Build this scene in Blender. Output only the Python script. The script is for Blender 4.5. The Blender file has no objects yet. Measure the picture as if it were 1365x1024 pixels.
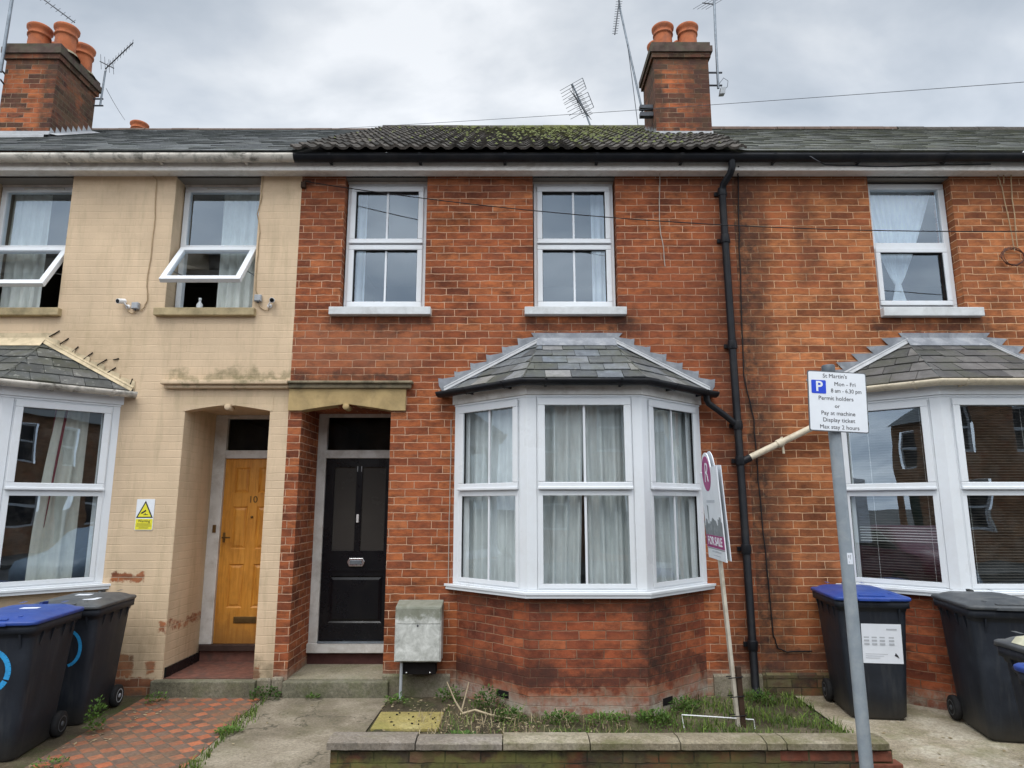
import bpy, math, random
from mathutils import Vector, Matrix
random.seed(7)
R = math.radians
SC = bpy.context.scene
COL = SC.collection

# ---------------------------------------------------------------- camera
CAM_H, CAM_D, PITCH = 1.70, 6.53, R(10.2)
cd = bpy.data.cameras.new('camera'); cam = bpy.data.objects.new('camera', cd); COL.objects.link(cam)
cam.location = (0, -CAM_D, CAM_H); cam.rotation_euler = (R(90) + PITCH, 0, 0)
cd.sensor_width = 36; cd.lens = 36 * 900 / 1365; cd.clip_end = 2000; cd.clip_start = 0.05
SC.camera = cam

# ---------------------------------------------------------------- node helper
class NT:
    def __init__(s, tree):
        s.t = tree; s.n = tree.nodes; s.l = tree.links
    def add(s, typ, ins=None, **props):
        nd = s.n.new(typ)
        for k, v in props.items(): setattr(nd, k, v)
        for k, v in (ins or {}).items(): s.set(nd, k, v)
        return nd
    def set(s, nd, k, v):
        if v is None: return
        if hasattr(v, 'is_output'): s.l.new(v, nd.inputs[k])
        else:
            if isinstance(v, (tuple, list)) and len(v) == 3 and nd.inputs[k].type == 'RGBA': v = (*v, 1)
            nd.inputs[k].default_value = v
    def math(s, op, a, b=None, c=None, clamp=False):
        nd = s.add('ShaderNodeMath', {0: a, 1: b, 2: c}, operation=op); nd.use_clamp = clamp; return nd.outputs[0]
    def noise(s, vec=None, scale=5, detail=4, rough=.55, dist=0):
        nd = s.add('ShaderNodeTexNoise', {'Vector': vec, 'Scale': scale, 'Detail': detail, 'Roughness': rough, 'Distortion': dist})
        return nd.outputs[0]
    def ncol(s, vec=None, scale=5, detail=2):
        return s.add('ShaderNodeTexNoise', {'Vector': vec, 'Scale': scale, 'Detail': detail}).outputs['Color']
    def ramp(s, fac, stops, mode='LINEAR'):
        nd = s.add('ShaderNodeValToRGB', {0: fac}); cr = nd.color_ramp; cr.interpolation = mode
        while len(cr.elements) < len(stops): cr.elements.new(0.5)
        for e, (p, c) in zip(cr.elements, stops):
            e.position = p; e.color = (c, c, c, 1) if isinstance(c, (int, float)) else (*c, 1)
        return nd.outputs[0]
    def mix(s, fac, a, b, blend='MIX'):
        nd = s.add('ShaderNodeMix', data_type='RGBA', blend_type=blend)
        for i, v in ((0, fac), (6, a), (7, b)):
            if hasattr(v, 'is_output'): s.l.new(v, nd.inputs[i])
            else: nd.inputs[i].default_value = (*v, 1) if isinstance(v, (tuple, list)) else ((v, v, v, 1) if i else v)
        return nd.outputs[2]
    def maprange(s, v, a, b, c=0., d=1., smooth=True):
        nd = s.add('ShaderNodeMapRange', {0: v, 1: a, 2: b, 3: c, 4: d})
        nd.interpolation_type = 'SMOOTHSTEP' if smooth else 'LINEAR'
        return nd.outputs[0]
    def mapping(s, vec, scale=(1, 1, 1), loc=(0, 0, 0), rot=(0, 0, 0)):
        return s.add('ShaderNodeMapping', {'Vector': vec, 'Scale': scale, 'Location': loc, 'Rotation': rot}).outputs[0]
    def bump(s, h, strength=.3, dist=.01, normal=None):
        return s.add('ShaderNodeBump', {'Height': h, 'Strength': strength, 'Distance': dist, 'Normal': normal}).outputs[0]

# ---------------------------------------------------------------- world: overcast sky
SUN_EL, SUN_AZ = R(60), R(200)      # azimuth measured so the soft sun stands behind the camera, a little to its left
SKY_STRENGTH = 0.1
w = bpy.data.worlds.new('World'); SC.world = w; w.use_nodes = True
nt = NT(w.node_tree); nt.n.clear()
tc = nt.add('ShaderNodeTexCoord').outputs['Generated']
sky = nt.add('ShaderNodeTexSky', sky_type='NISHITA'); sky.sun_disc = False
sky.sun_elevation = SUN_EL; sky.sun_rotation = SUN_AZ
sep = nt.add('ShaderNodeSeparateXYZ', {0: tc}); zz = sep.outputs[2]
# cloud deck: project the view direction on a flat layer so that clouds stretch towards the horizon
den = nt.math('ADD', nt.math('MAXIMUM', zz, 0.0), 0.22)
cx = nt.math('DIVIDE', sep.outputs[0], den); cy = nt.math('DIVIDE', sep.outputs[1], den)
cv = nt.add('ShaderNodeCombineXYZ', {0: cx, 1: cy}).outputs[0]
n1 = nt.noise(nt.mapping(cv, (1.0, 1.5, 1), (3.1, 1.7, 0), (0, 0, .5)), 1.5, 6, .52, .35)
n2 = nt.noise(nt.mapping(cv, (1, 1.3, 1), (9, 4, 2)), 4.2, 6, .5, .2)
nn = nt.math('ADD', nt.math('MULTIPLY', n1, .75), nt.math('MULTIPLY', n2, .25))
cloud = nt.ramp(nn, [(.38, (.42, .475, .545)), (.47, (.53, .58, .645)), (.54, (.66, .70, .75)), (.62, (.82, .85, .89))])
low = nt.maprange(zz, .33, .62, 1.22, .98)
zen = nt.maprange(zz, .68, .98, 1.0, 2.6)
back = nt.maprange(sep.outputs[1], .25, -.35, 1.0, 2.0)       # the cloud is thinner on the sun's side of the sky
gain = nt.math('MULTIPLY', nt.math('MULTIPLY', low, zen), back)
cl10 = nt.add('ShaderNodeVectorMath', {0: cloud, 'Scale': nt.math('MULTIPLY', gain, 10.0)}, operation='SCALE').outputs[0]
skymix = nt.mix(.93, sky.outputs[0], cl10)
bg = nt.add('ShaderNodeBackground', {'Color': skymix, 'Strength': SKY_STRENGTH})
out = nt.add('ShaderNodeOutputWorld', {0: bg.outputs[0]})

sl = bpy.data.lights.new('sun', 'SUN'); sl.energy = 1.5; sl.angle = R(35); sl.color = (1.0, .96, .90)
so = bpy.data.objects.new('sun', sl); COL.objects.link(so); so.location = (-6, -20, 30)
sdir = Vector((-.30 * math.cos(SUN_EL), -.954 * math.cos(SUN_EL), math.sin(SUN_EL)))
so.rotation_euler = sdir.to_track_quat('Z', 'Y').to_euler()
SC.view_settings.view_transform = 'Standard'; SC.view_settings.look = 'None'
SC.view_settings.exposure = 0.22; SC.view_settings.gamma = 1.0

# ---------------------------------------------------------------- surveying helper (metres on the facade from the photo)
def at(x, y, Y=0.):
    e = PITCH + math.atan((512 - y) / 900); d = CAM_D + Y; z = d * math.tan(e)
    dep = d * math.cos(PITCH) + z * math.sin(PITCH)
    return Vector(((x - 682) * dep / 900, Y, z + CAM_H))

# ---------------------------------------------------------------- mesh builder
ORG = {}
class MB:
    """collects faces; build() links ONE mesh object. Geometry is given in world metres unless local=True."""
    def __init__(s):
        s.v = []; s.f = []; s.tone = []; s.mi = []; s.uvo = []; s.M = Matrix.Identity(4); s.m = 0; s.t = .5; s.smooth = False; s.sm = []
    def pt(s, p):
        s.v.append(s.M @ Vector(p)); return len(s.v) - 1
    def face(s, pts, uv=None):
        idx = [s.pt(p) for p in pts]; s.f.append(idx); s.tone.append(s.t); s.mi.append(s.m); s.uvo.append(uv); s.sm.append(s.smooth)
    def faces(s, pts, fl):
        b = len(s.v)
        for p in pts: s.pt(p)
        for q in fl:
            s.f.append([b + i for i in q]); s.tone.append(s.t); s.mi.append(s.m); s.uvo.append(None); s.sm.append(s.smooth)
    def box(s, x0, x1, y0, y1, z0, z1, taper=None):
        P = [(x0, y0, z0), (x1, y0, z0), (x1, y1, z0), (x0, y1, z0), (x0, y0, z1), (x1, y0, z1), (x1, y1, z1), (x0, y1, z1)]
        s.faces(P, [(0, 3, 2, 1), (4, 5, 6, 7), (0, 1, 5, 4), (1, 2, 6, 5), (2, 3, 7, 6), (3, 0, 4, 7)])
        return s
    def prism(s, poly, y0, y1):
        """poly: (x,z) outline seen from -Y, counter-clockwise; extruded from y0 (front) to y1"""
        n = len(poly)
        P = [(x, y0, z) for x, z in poly] + [(x, y1, z) for x, z in poly]
        s.faces(P, [tuple(range(n)), tuple(range(2 * n - 1, n - 1, -1))] + [(i, i + n, (i + 1) % n + n, (i + 1) % n) for i in range(n)])
        return s
    def extrude(s, poly, z0, z1):
        """poly: (x,y) outline from above, counter-clockwise"""
        n = len(poly)
        P = [(x, y, z0) for x, y in poly] + [(x, y, z1) for x, y in poly]
        s.faces(P, [tuple(range(n - 1, -1, -1)), tuple(range(n, 2 * n))] + [(i, (i + 1) % n, (i + 1) % n + n, i + n) for i in range(n)])
        return s
    def tube(s, pts, r, n=8, cap=True, r2=None):
        pts = [Vector(p) for p in pts]; k = len(pts); sm = s.smooth; s.smooth = True
        rings = []; up = None
        for i, p in enumerate(pts):
            d = (pts[min(i + 1, k - 1)] - pts[max(i - 1, 0)]).normalized()
            if up is None:
                up = Vector((0, 0, 1)) if abs(d.z) < .9 else Vector((1, 0, 0))
            a = d.cross(up).normalized(); b = a.cross(d).normalized(); up = b
            rr = r if r2 is None else r + (r2 - r) * i / (k - 1)
            rings.append([p + a * math.cos(2 * math.pi * j / n) * rr + b * math.sin(2 * math.pi * j / n) * rr for j in range(n)])
        P = [q for ring in rings for q in ring]; F = []
        for i in range(k - 1):
            for j in range(n):
                F.append((i * n + j, i * n + (j + 1) % n, (i + 1) * n + (j + 1) % n, (i + 1) * n + j))
        s.faces(P, F)
        s.smooth = False
        if cap:
            s.face(rings[0][::-1]); s.face(rings[-1])
        s.smooth = sm
        return s
    def lathe(s, cx, cy, prof, n=20, axis='Z', close=False):
        """prof: list of (radius, height)"""
        sm = s.smooth; s.smooth = True; P = []; k = len(prof)
        for r, h in prof:
            for j in range(n):
                a = 2 * math.pi * j / n
                c, d = math.cos(a) * r, math.sin(a) * r
                P.append((cx + c, cy + d, h) if axis == 'Z' else ((h, cx + c, cy + d) if axis == 'X' else (cx + c, h, cy + d)))
        F = [(i * n + j, i * n + (j + 1) % n, (i + 1) * n + (j + 1) % n, (i + 1) * n + j) for i in range(k - 1) for j in range(n)]
        s.faces(P, F); s.smooth = sm
        return s
    def cut(s):
        """starts a new piece: build_each() makes every piece a mesh of its own"""
        s.cuts = getattr(s, 'cuts', []) + [(len(s.v), len(s.f))]
    def build_each(s, name, mats, parent=None, **kw):
        cs = getattr(s, 'cuts', []) ; cs = ([] if cs and cs[0] == (0, 0) else [(0, 0)]) + cs + [(len(s.v), len(s.f))]; out = []
        for (v0, f0), (v1, f1) in zip(cs, cs[1:]):
            if f1 == f0: continue
            q = MB(); q.v = s.v[v0:v1]; q.f = [[i - v0 for i in f] for f in s.f[f0:f1]]; q.tone = s.tone[f0:f1]; q.mi = s.mi[f0:f1]; q.uvo = s.uvo[f0:f1]; q.sm = s.sm[f0:f1]
            out.append(q.build(name, mats, parent, **kw))
        return out
    def build(s, name, mats, parent=None, local=False, bevel=0, world_uv=True, label=None):
        if not isinstance(mats, (list, tuple)): mats = [mats]
        off = Vector((0, 0, 0)) if (local or parent is None) else ORG.get(parent.name, Vector((0, 0, 0)))
        me = bpy.data.meshes.new(name)
        me.from_pydata([tuple(p - off) for p in s.v], [], s.f)
        for m in mats: me.materials.append(m)
        U = [0.0] * (2 * len(me.loops)); TC = [0.0] * (4 * len(me.loops))
        for pi, p in enumerate(me.polygons):
            p.material_index = min(s.mi[pi], len(mats) - 1); p.use_smooth = s.sm[pi]
            nrm = p.normal; t = s.tone[pi]; uo = s.uvo[pi]
            if abs(nrm.z) > .9:
                tu, tv = Vector((1, 0, 0)), Vector((0, 1, 0))
            else:
                tu = Vector((-nrm.y, nrm.x, 0)).normalized()
                tv = Vector((0, 0, 1))
                if abs(nrm.z) > .2: tv = nrm.cross(tu).normalized()
            for q, li in enumerate(p.loop_indices):
                co = s.v[s.f[pi][q]]
                a_, b_ = uo[q] if uo else (co.dot(tu), co.dot(tv))
                U[2 * li] = a_; U[2 * li + 1] = b_; TC[4 * li:4 * li + 4] = [t, t, t, 1]
        me.uv_layers.new(name='UVMap'); me.uv_layers['UVMap'].data.foreach_set('uv', U)
        me.color_attributes.new('tone', 'FLOAT_COLOR', 'CORNER'); me.color_attributes['tone'].data.foreach_set('color', TC)
        me.validate()
        o = bpy.data.objects.new(name, me); COL.objects.link(o)
        if parent is not None: o.parent = parent
        ORG[o.name] = off if parent is not None else Vector((0, 0, 0))
        if bevel:
            b = o.modifiers.new('bevel', 'BEVEL'); b.width = bevel; b.segments = 2; b.limit_method = 'ANGLE'; b.angle_limit = R(40)
        if label: o['label'] = label
        return o

def thing(name, label, cat, loc=(0, 0, 0), rotz=0, group=None):
    o = bpy.data.objects.new(name, None); COL.objects.link(o); o.location = loc; o.rotation_euler = (0, 0, rotz)
    o.empty_display_size = .1
    o['label'] = label; o['category'] = cat
    if group: o['group'] = group
    ORG[o.name] = Vector(loc); return o
def tag(o, label, cat, group=None, kind=None):
    o['label'] = label; o['category'] = cat
    if group: o['group'] = group
    if kind: o['kind'] = kind
    return o
def struct(o):
    o['kind'] = 'structure'; return o
def set_origin(o, loc):
    """moves a single-mesh thing's origin to its base"""
    loc = Vector(loc); o.data.transform(Matrix.Translation(-loc)); o.location = loc; return o
def dup(root, loc, rotz, label, group=None):
    r = root.copy(); COL.objects.link(r); r.location = loc; r.rotation_euler = (0, 0, rotz); r['label'] = label
    if group: r['group'] = group
    for ch in root.children:
        c = ch.copy(); COL.objects.link(c); c.parent = r
        for g in ch.children:
            d = g.copy(); COL.objects.link(d); d.parent = c
    return r
def text_part(body, size, name, m, parent, loc, M=None, thick=.0006, align='CENTER', shear=0, sx=1.0, bold=0):
    """lettering as a mesh; lies in the XZ plane facing -Y, in the parent's local space (M places it)"""
    cu = bpy.data.curves.new('lettering', 'FONT'); cu.body = body; cu.size = size; cu.align_x = align; cu.align_y = 'CENTER'
    cu.extrude = thick; cu.shear = shear; cu.offset = bold; cu.resolution_u = 3
    tmp = bpy.data.objects.new('lettering', cu); COL.objects.link(tmp)
    dg = bpy.context.evaluated_depsgraph_get()
    me = bpy.data.meshes.new_from_object(tmp.evaluated_get(dg)); bpy.data.objects.remove(tmp)
    me.transform(Matrix.Translation(Vector(loc)) @ Matrix.Rotation(R(90), 4, 'X') @ Matrix.Diagonal((sx, 1, 1, 1)))
    if M: me.transform(M)
    me.materials.clear(); me.materials.append(m)
    o = bpy.data.objects.new(name, me); COL.objects.link(o); o.parent = parent; ORG[o.name] = ORG.get(parent.name, Vector((0, 0, 0)))
    return o

# ---------------------------------------------------------------- materials
def new_mat(name):
    m = bpy.data.materials.new(name); m.use_nodes = True; t = NT(m.node_tree); t.n.clear()
    return m, t
def finish(t, col, rough=.7, normal=None, metal=0, spec=None, extra=None):
    b = t.add('ShaderNodeBsdfPrincipled', {'Base Color': col, 'Roughness': rough, 'Metallic': metal, 'Normal': normal})
    if spec is not None: t.set(b, 'Specular IOR Level', spec)
    for k, v in (extra or {}).items(): t.set(b, k, v)
    o = t.add('ShaderNodeOutputMaterial', {0: b.outputs[0]}); return b
def simple(name, col, rough=.6, var=.18, scale=6, bump=.15, bscale=60, metal=0, spec=None, dirt=None, dirtamt=.5, dscale=3, objspace=True):
    """a base colour with blotchy wear, optional dirt colour in patches, and a fine surface grain"""
    m, t = new_mat(name)
    v = t.add('ShaderNodeTexCoord').outputs['Object'] if objspace else t.add('ShaderNodeNewGeometry').outputs['Position']
    n = t.noise(v, scale, 6, .6)
    c = t.mix(1, col, t.ramp(n, [(.3, 1 - var), (.7, 1 + var * .4)]), 'MULTIPLY')
    if dirt:
        d = t.noise(v, dscale, 8, .68, .4)
        c = t.mix(t.math('MULTIPLY', t.ramp(d, [(.47, 0), (.66, 1)]), dirtamt), c, dirt)
    g = t.noise(v, bscale, 3, .6)
    finish(t, c, t.ramp(n, [(.3, min(1, rough + .12)), (.7, max(.05, rough - .08))]), t.bump(g, bump, .004), metal, spec if spec is not None else (.2 if max(col) < .07 else None))
    return m

def box_mask(t, sx, sz, x0, x1, z0, z1, soft=.08):
    a = t.maprange(sx, x0 - soft, x0 + soft); b = t.maprange(sx, x1 - soft, x1 + soft, 1, 0)
    c = t.maprange(sz, z0 - soft, z0 + soft); d = t.maprange(sz, z1 - soft, z1 + soft, 1, 0)
    return t.math('MULTIPLY', t.math('MULTIPLY', a, b), t.math('MULTIPLY', c, d))

def brick(name, stops, mortar, stains=(), paint=None, low=None, mort_var=.5, darken=.75, moss=None, peel=(), bumps=1.0, offset=.5):
    """brickwork, UV in metres: stretchers 225 x 65 with 10 mm joints. stains: (x0,x1,z0,z1,soft,amount,colour)"""
    m, t = new_mat(name)
    uv = t.add('ShaderNodeUVMap', uv_map='UVMap').outputs[0]
    pos = t.add('ShaderNodeNewGeometry').outputs['Position']
    warp = t.ncol(pos, 9, 2)
    uvw = t.add('ShaderNodeVectorMath', {0: uv, 1: t.add('ShaderNodeVectorMath', {0: t.add('ShaderNodeVectorMath', {0: warp, 1: (.5, .5, .5)}, operation='SUBTRACT').outputs[0], 'Scale': .016}, operation='SCALE').outputs[0]}, operation='ADD').outputs[0]
    # each course is laid a little off the one below, and the courses dip and rise slightly
    row = t.math('FLOOR', t.math('DIVIDE', t.add('ShaderNodeSeparateXYZ', {0: uvw}).outputs[1], .0742))
    shift = t.math('MULTIPLY', t.math('SUBTRACT', t.add('ShaderNodeTexWhiteNoise', {'W': row}, noise_dimensions='1D').outputs['Value'], .5), .075)
    uvw = t.add('ShaderNodeVectorMath', {0: uvw, 1: t.add('ShaderNodeCombineXYZ', {0: shift}).outputs[0]}, operation='ADD').outputs[0]
    def bt(vec, c1, c2, mo, ms=.0115, smooth=.9):
        nd = t.add('ShaderNodeTexBrick', {'Vector': vec, 'Color1': c1, 'Color2': c2, 'Mortar': mo, 'Scale': 1.0, 'Mortar Size': ms * .55,
             'Mortar Smooth': smooth, 'Bias': 0.0, 'Brick Width': .2285, 'Row Height': .0742})
        nd.offset = offset; nd.squash = 1.0; return nd
    b1 = bt(uvw, (0, 0, 0), (1, 1, 1), (.5, .5, .5))
    rnd = b1.outputs['Color']; mf0 = b1.outputs['Fac']
    wear = t.noise(pos, 30, 5, .7)
    mf = t.maprange(t.math('ADD', mf0, t.math('MULTIPLY', t.math('SUBTRACT', wear, .5), 1.1)), .22, .85)
    base = t.ramp(rnd, stops)
    # within-brick burn marks and roughness
    spx = t.add('ShaderNodeSeparateXYZ', {0: pos}); sx, sy, sz = spx.outputs
    burn = t.noise(t.mapping(pos, (1, 1, 2.6)), 8, 6, .68)
    base = t.mix(t.math('MULTIPLY', t.ramp(burn, [(.40, 0), (.66, 1)]), darken), base, (.095, .034, .022))
    blot = t.noise(t.mapping(pos, (1, 1, 1.7), (7, 3, 5)), 3.1, 5, .65)
    base = t.mix(1, base, t.ramp(blot, [(.34, .62), (.5, 1), (.68, 1.22)]), 'MULTIPLY')
    lite = t.noise(pos, 26, 4, .7)
    base = t.mix(t.math('MULTIPLY', t.ramp(lite, [(.55, 0), (.8, 1)]), .3), base, (.46, .25, .15))
    warm = t.noise(t.mapping(pos, (1, 1, 1.5), (2, 8, 1)), 2.3, 4, .6)
    base = t.mix(t.math('MULTIPLY', t.ramp(warm, [(.52, 0), (.68, 1)]), .55), base, (.43, .125, .05))
    big = t.noise(pos, .9, 4, .55)
    base = t.mix(1, base, t.ramp(big, [(.32, .74), (.68, 1.16)]), 'MULTIPLY')
    mn = t.noise(pos, 5, 5, .7)
    mcol = t.mix(t.math('MULTIPLY', t.ramp(mn, [(.42, 0), (.66, 1)]), mort_var), mortar, (.10, .062, .042))
    if paint:
        pc = t.mix(1, paint, t.ramp(t.noise(pos, 2.2, 6, .6), [(.3, .84), (.7, 1.06)]), 'MULTIPLY')
        jn = t.ramp(t.noise(pos, 4, 6, .7), [(.4, 0), (.62, 1)])
        jdark = t.math('MULTIPLY', t.math('MULTIPLY', mf, t.math('MULTIPLY', jn, t.ramp(t.noise(pos, 1.3, 4, .6), [(.45, .15), (.65, 1)]))), .34)
        pc = t.mix(jdark, pc, (.30, .22, .12))
        pc = t.mix(t.math('MULTIPLY', t.ramp(rnd, [(0, 1), (1, 0)]), .06), pc, (.5, .42, .3))
        streak = t.noise(t.mapping(pos, (3.2, 3.2, .5)), 2.5, 6, .66)
        pc = t.mix(t.math('MULTIPLY', t.ramp(streak, [(.5, 0), (.72, 1)]), .38), pc, (.27, .215, .12))
        bare = t.mix(mf, base, (.33, .24, .17))
        wn = t.noise(pos, 9, 5, .7)
        wz = t.math('ADD', sz, t.math('MULTIPLY', t.math('SUBTRACT', wn, .5), .18)); wx = t.math('ADD', sx, t.math('MULTIPLY', t.math('SUBTRACT', t.noise(t.mapping(pos, (1, 1, 1), (4, 4, 4)), 9, 5, .7), .5), .12))
        pm = None
        for (x0, x1, z0, z1) in peel:
            k = box_mask(t, wx, wz, x0, x1, z0, z1, .012)
            pm = k if pm is None else t.math('MAXIMUM', pm, k)
        col = t.mix(pm, pc, bare) if pm is not None else pc
    else:
        col = t.mix(mf, base, mcol)
    wn2 = t.noise(pos, 3.4, 6, .66)
    wo = t.math('MULTIPLY', t.math('SUBTRACT', wn2, .5), .6)
    ssx = t.math('ADD', sx, t.math('MULTIPLY', wo, .5)); ssz = t.math('ADD', sz, wo)
    for (x0, x1, z0, z1, soft, amt, sc) in stains:
        k = box_mask(t, ssx, ssz, x0, x1, z0, z1, soft)
        k = t.math('MULTIPLY', k, t.math('MULTIPLY', t.ramp(t.noise(pos, 11, 5, .7), [(.3, .35), (.62, 1)]), amt))
        col = t.mix(k, col, sc)
    if low:
        k = t.maprange(t.math('ADD', sz, t.math('MULTIPLY', wo, .55)), low[0], low[1], 1, 0)
        k = t.math('MULTIPLY', k, t.ramp(t.noise(pos, 7, 6, .72), [(.38, .15), (.6, 1)]))
        col = t.mix(k, col, low[2])
    if moss:
        k = t.math('MULTIPLY', t.ramp(t.noise(pos, 6.5, 8, .7), [(.42, 0), (.6, 1)]), moss[1]); col = t.mix(k, col, moss[0])
    if paint:   # thick paint fills most of the upright joints
        hz = t.math('PINGPONG', t.math('DIVIDE', t.add('ShaderNodeSeparateXYZ', {0: uvw}).outputs[1], .0742), .5)
        bed = t.math('MULTIPLY', t.maprange(hz, .0, .10, 1, 0), t.ramp(t.noise(pos, 3.3, 6, .7), [(.35, .15), (.65, 1)]))
        mfh = t.math('MAXIMUM', bed, t.math('MULTIPLY', mf, t.ramp(t.noise(pos, 1.7, 5, .6), [(.48, .1), (.62, .7)])))
    else: mfh = mf
    h = t.math('SUBTRACT', t.math('MULTIPLY', t.noise(pos, 55, 4, .7), .35), t.math('MULTIPLY', mfh, .8 if not paint else .9))
    h = t.math('ADD', h, t.math('MULTIPLY', rnd, .12))
    finish(t, col, .92, t.bump(h, (.75 if not paint else .26) * bumps, .012), spec=.25)
    return m

SOOT = (.032, .022, .018); DAMP = (.11, .04, .022)
RED = [(0, (.205, .058, .026)), (.2, (.29, .081, .032)), (.6, (.365, .106, .037)), (.88, (.42, .13, .045)), (1, (.49, .17, .065))]
M = {}
M['brick_red'] = brick('red_brickwork', RED, (.61, .38, .25),
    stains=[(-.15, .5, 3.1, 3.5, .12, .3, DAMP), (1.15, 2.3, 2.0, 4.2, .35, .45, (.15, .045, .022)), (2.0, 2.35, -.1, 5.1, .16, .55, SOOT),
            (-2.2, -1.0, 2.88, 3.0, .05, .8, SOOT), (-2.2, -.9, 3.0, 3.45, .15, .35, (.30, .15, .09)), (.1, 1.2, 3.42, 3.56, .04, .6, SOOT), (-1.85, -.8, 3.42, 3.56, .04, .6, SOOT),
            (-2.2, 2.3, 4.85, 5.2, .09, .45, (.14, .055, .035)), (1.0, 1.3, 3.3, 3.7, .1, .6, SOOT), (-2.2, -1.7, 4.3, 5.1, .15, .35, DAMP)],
    low=(.1, .3, (.30, .25, .19)))
M['brick_bay'] = brick('bay_brickwork', [(0, (.17, .046, .026)), (.35, (.25, .064, .03)), (.7, (.34, .088, .036)), (1, (.42, .13, .055))], (.34, .20, .125),
    stains=[(-.6, 1.9, .22, .36, .03, .85, (.075, .032, .024)), (.12, 1.25, .34, .42, .05, .5, (.12, .04, .025)), (-.6, 1.9, .13, .2, .03, .5, (.25, .20, .14)), (.1, .35, .2, .9, .1, .3, SOOT), (1.05, 1.42, .3, .95, .09, .85, SOOT), (-.6, 1.9, .84, .98, .04, .55, (.09, .05, .035)), (-.62, .1, .2, .42, .1, .6, (.08, .03, .02))],
    low=(.06, .20, (.36, .33, .27)), mort_var=.85)
M['brick_orange'] = brick('orange_brickwork', [(0, (.23, .074, .030)), (.3, (.335, .112, .042)), (.7, (.42, .148, .052)), (1, (.51, .192, .075))], (.66, .41, .24),
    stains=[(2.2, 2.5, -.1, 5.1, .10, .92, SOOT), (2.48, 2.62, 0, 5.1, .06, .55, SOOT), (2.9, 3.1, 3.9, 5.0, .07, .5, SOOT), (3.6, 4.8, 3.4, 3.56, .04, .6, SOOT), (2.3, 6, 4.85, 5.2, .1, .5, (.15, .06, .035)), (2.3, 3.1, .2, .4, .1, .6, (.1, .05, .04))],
    low=(.08, .26, (.16, .14, .10)), mort_var=.35, darken=.6)
M['brick_chim'] = brick('chimney_brickwork', [(0, (.05, .024, .018)), (.38, (.09, .036, .024)), (.50, (.30, .08, .03)), (1, (.44, .13, .045))], (.36, .25, .17),
    stains=[(-9, 9, 7.72, 8.6, .1, .8, (.085, .055, .042)), (2.38, 3.0, 6, 9, .12, .85, (.07, .034, .026)), (1.9, 2.1, 6, 9, .05, .8, (.05, .028, .022)), (-6.55, -6.3, 6, 9, .07, .8, (.05, .028, .022))], mort_var=.8, moss=((.10, .12, .04), .12))
M['brick_chim_side'] = brick('dark_brickwork', [(0, (.045, .026, .02)), (.5, (.09, .045, .032)), (1, (.16, .07, .045))], (.17, .125, .095), mort_var=.6, moss=((.11, .13, .06), .2))  # darker than the front brick; used on chimney sides, backs and corbel course
M['brick_far'] = brick('far_brickwork', [(0, (.34, .17, .09)), (1, (.55, .30, .16))], (.5, .38, .26), darken=.3)
M['brick_low'] = brick('mossy_brickwork', [(0, (.05, .04, .03)), (.5, (.10, .078, .052)), (.8, (.17, .14, .08)), (1, (.24, .12, .07))], (.03, .028, .02),
    stains=[(-1.2, .3, .02, .11, .04, .75, (.22, .22, .06)), (.9, 1.9, .0, .1, .05, .6, (.17, .17, .05)), (-1.3, 2.6, -.08, .3, .1, .35, (.03, .032, .018))], moss=((.10, .105, .035), .5), mort_var=.6, bumps=1.4)
M['brick_paint'] = brick('cream_painted_brickwork', RED, (.4, .3, .2), paint=(.645, .49, .33),
    stains=[(-3.4, -2.18, 2.9, 2.98, .04, .7, (.12, .12, .055)), (-3.6, -3.1, .2, 2.0, .3, .2, (.45, .36, .22)), (-7, -2.1, 4.9, 5.2, .12, .3, (.3, .2, .11)), (-4.6, -3.7, 2.8, 3.5, .2, .28, (.24, .18, .09)),
            (-3.3, -2.2, 2.6, 2.8, .1, .15, (.35, .3, .14)), (-4.2, -3.2, .15, .6, .12, .4, (.3, .22, .13)), (-2.4, -2.15, .12, .32, .06, .8, (.2, .16, .1))],
    peel=[(-3.75, -3.44, 1.0, 1.075), (-3.26, -3.19, .55, .64), (-3.9, -3.47, .17, .36), (-3.9, -3.25, -.1, .16), (-2.45, -2.3, .12, .24), (-3.34, -3.26, .2, .3)], low=(.02, .12, (.13, .10, .07)))

PVC = simple('white_upvc', (.71, .74, .765), .32, .05, 3, .03, 80, dirt=(.50, .48, .44), dirtamt=.13, dscale=6)
PVC2 = simple('white_upvc_bright', (.72, .75, .78), .3, .05, 3, .02, 80)
PAINTW = simple('white_painted_wood', (.64, .63, .60), .5, .16, 5, .12, 40, dirt=(.26, .22, .17), dirtamt=.4, dscale=6)
FASC = simple('fascia_paint', (.78, .75, .70), .55, .15, 5, .15, 40, dirt=(.30, .25, .19), dirtamt=.4, dscale=5)
BLACKP = simple('black_plastic_pipe', (.010, .011, .014), .42, .3, 8, .08, 50, dirt=(.04, .037, .033), dirtamt=.3, dscale=5)
CREAMP = simple('cream_painted_pipe', (.62, .54, .40), .5, .15, 7, .1, 40, dirt=(.2, .16, .1), dirtamt=.45, dscale=7)
GUTW = simple('dirty_white_gutter', (.60, .56, .49), .55, .2, 5, .12, 40, dirt=(.05, .05, .035), dirtamt=.85, dscale=7)
SILLW = simple('painted_sill', (.60, .62, .62), .6, .15, 6, .15, 40, dirt=(.27, .26, .24), dirtamt=.35, dscale=7)
SILLC = simple('stone_sill_stained', (.46, .36, .20), .8, .25, 7, .2, 40, dirt=(.14, .12, .06), dirtamt=.6, dscale=6)
LEAD = simple('lead_sheet', (.24, .255, .28), .6, .3, 7, .4, 25, dirt=(.44, .45, .46), dirtamt=.5, dscale=8, metal=.15)
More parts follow.
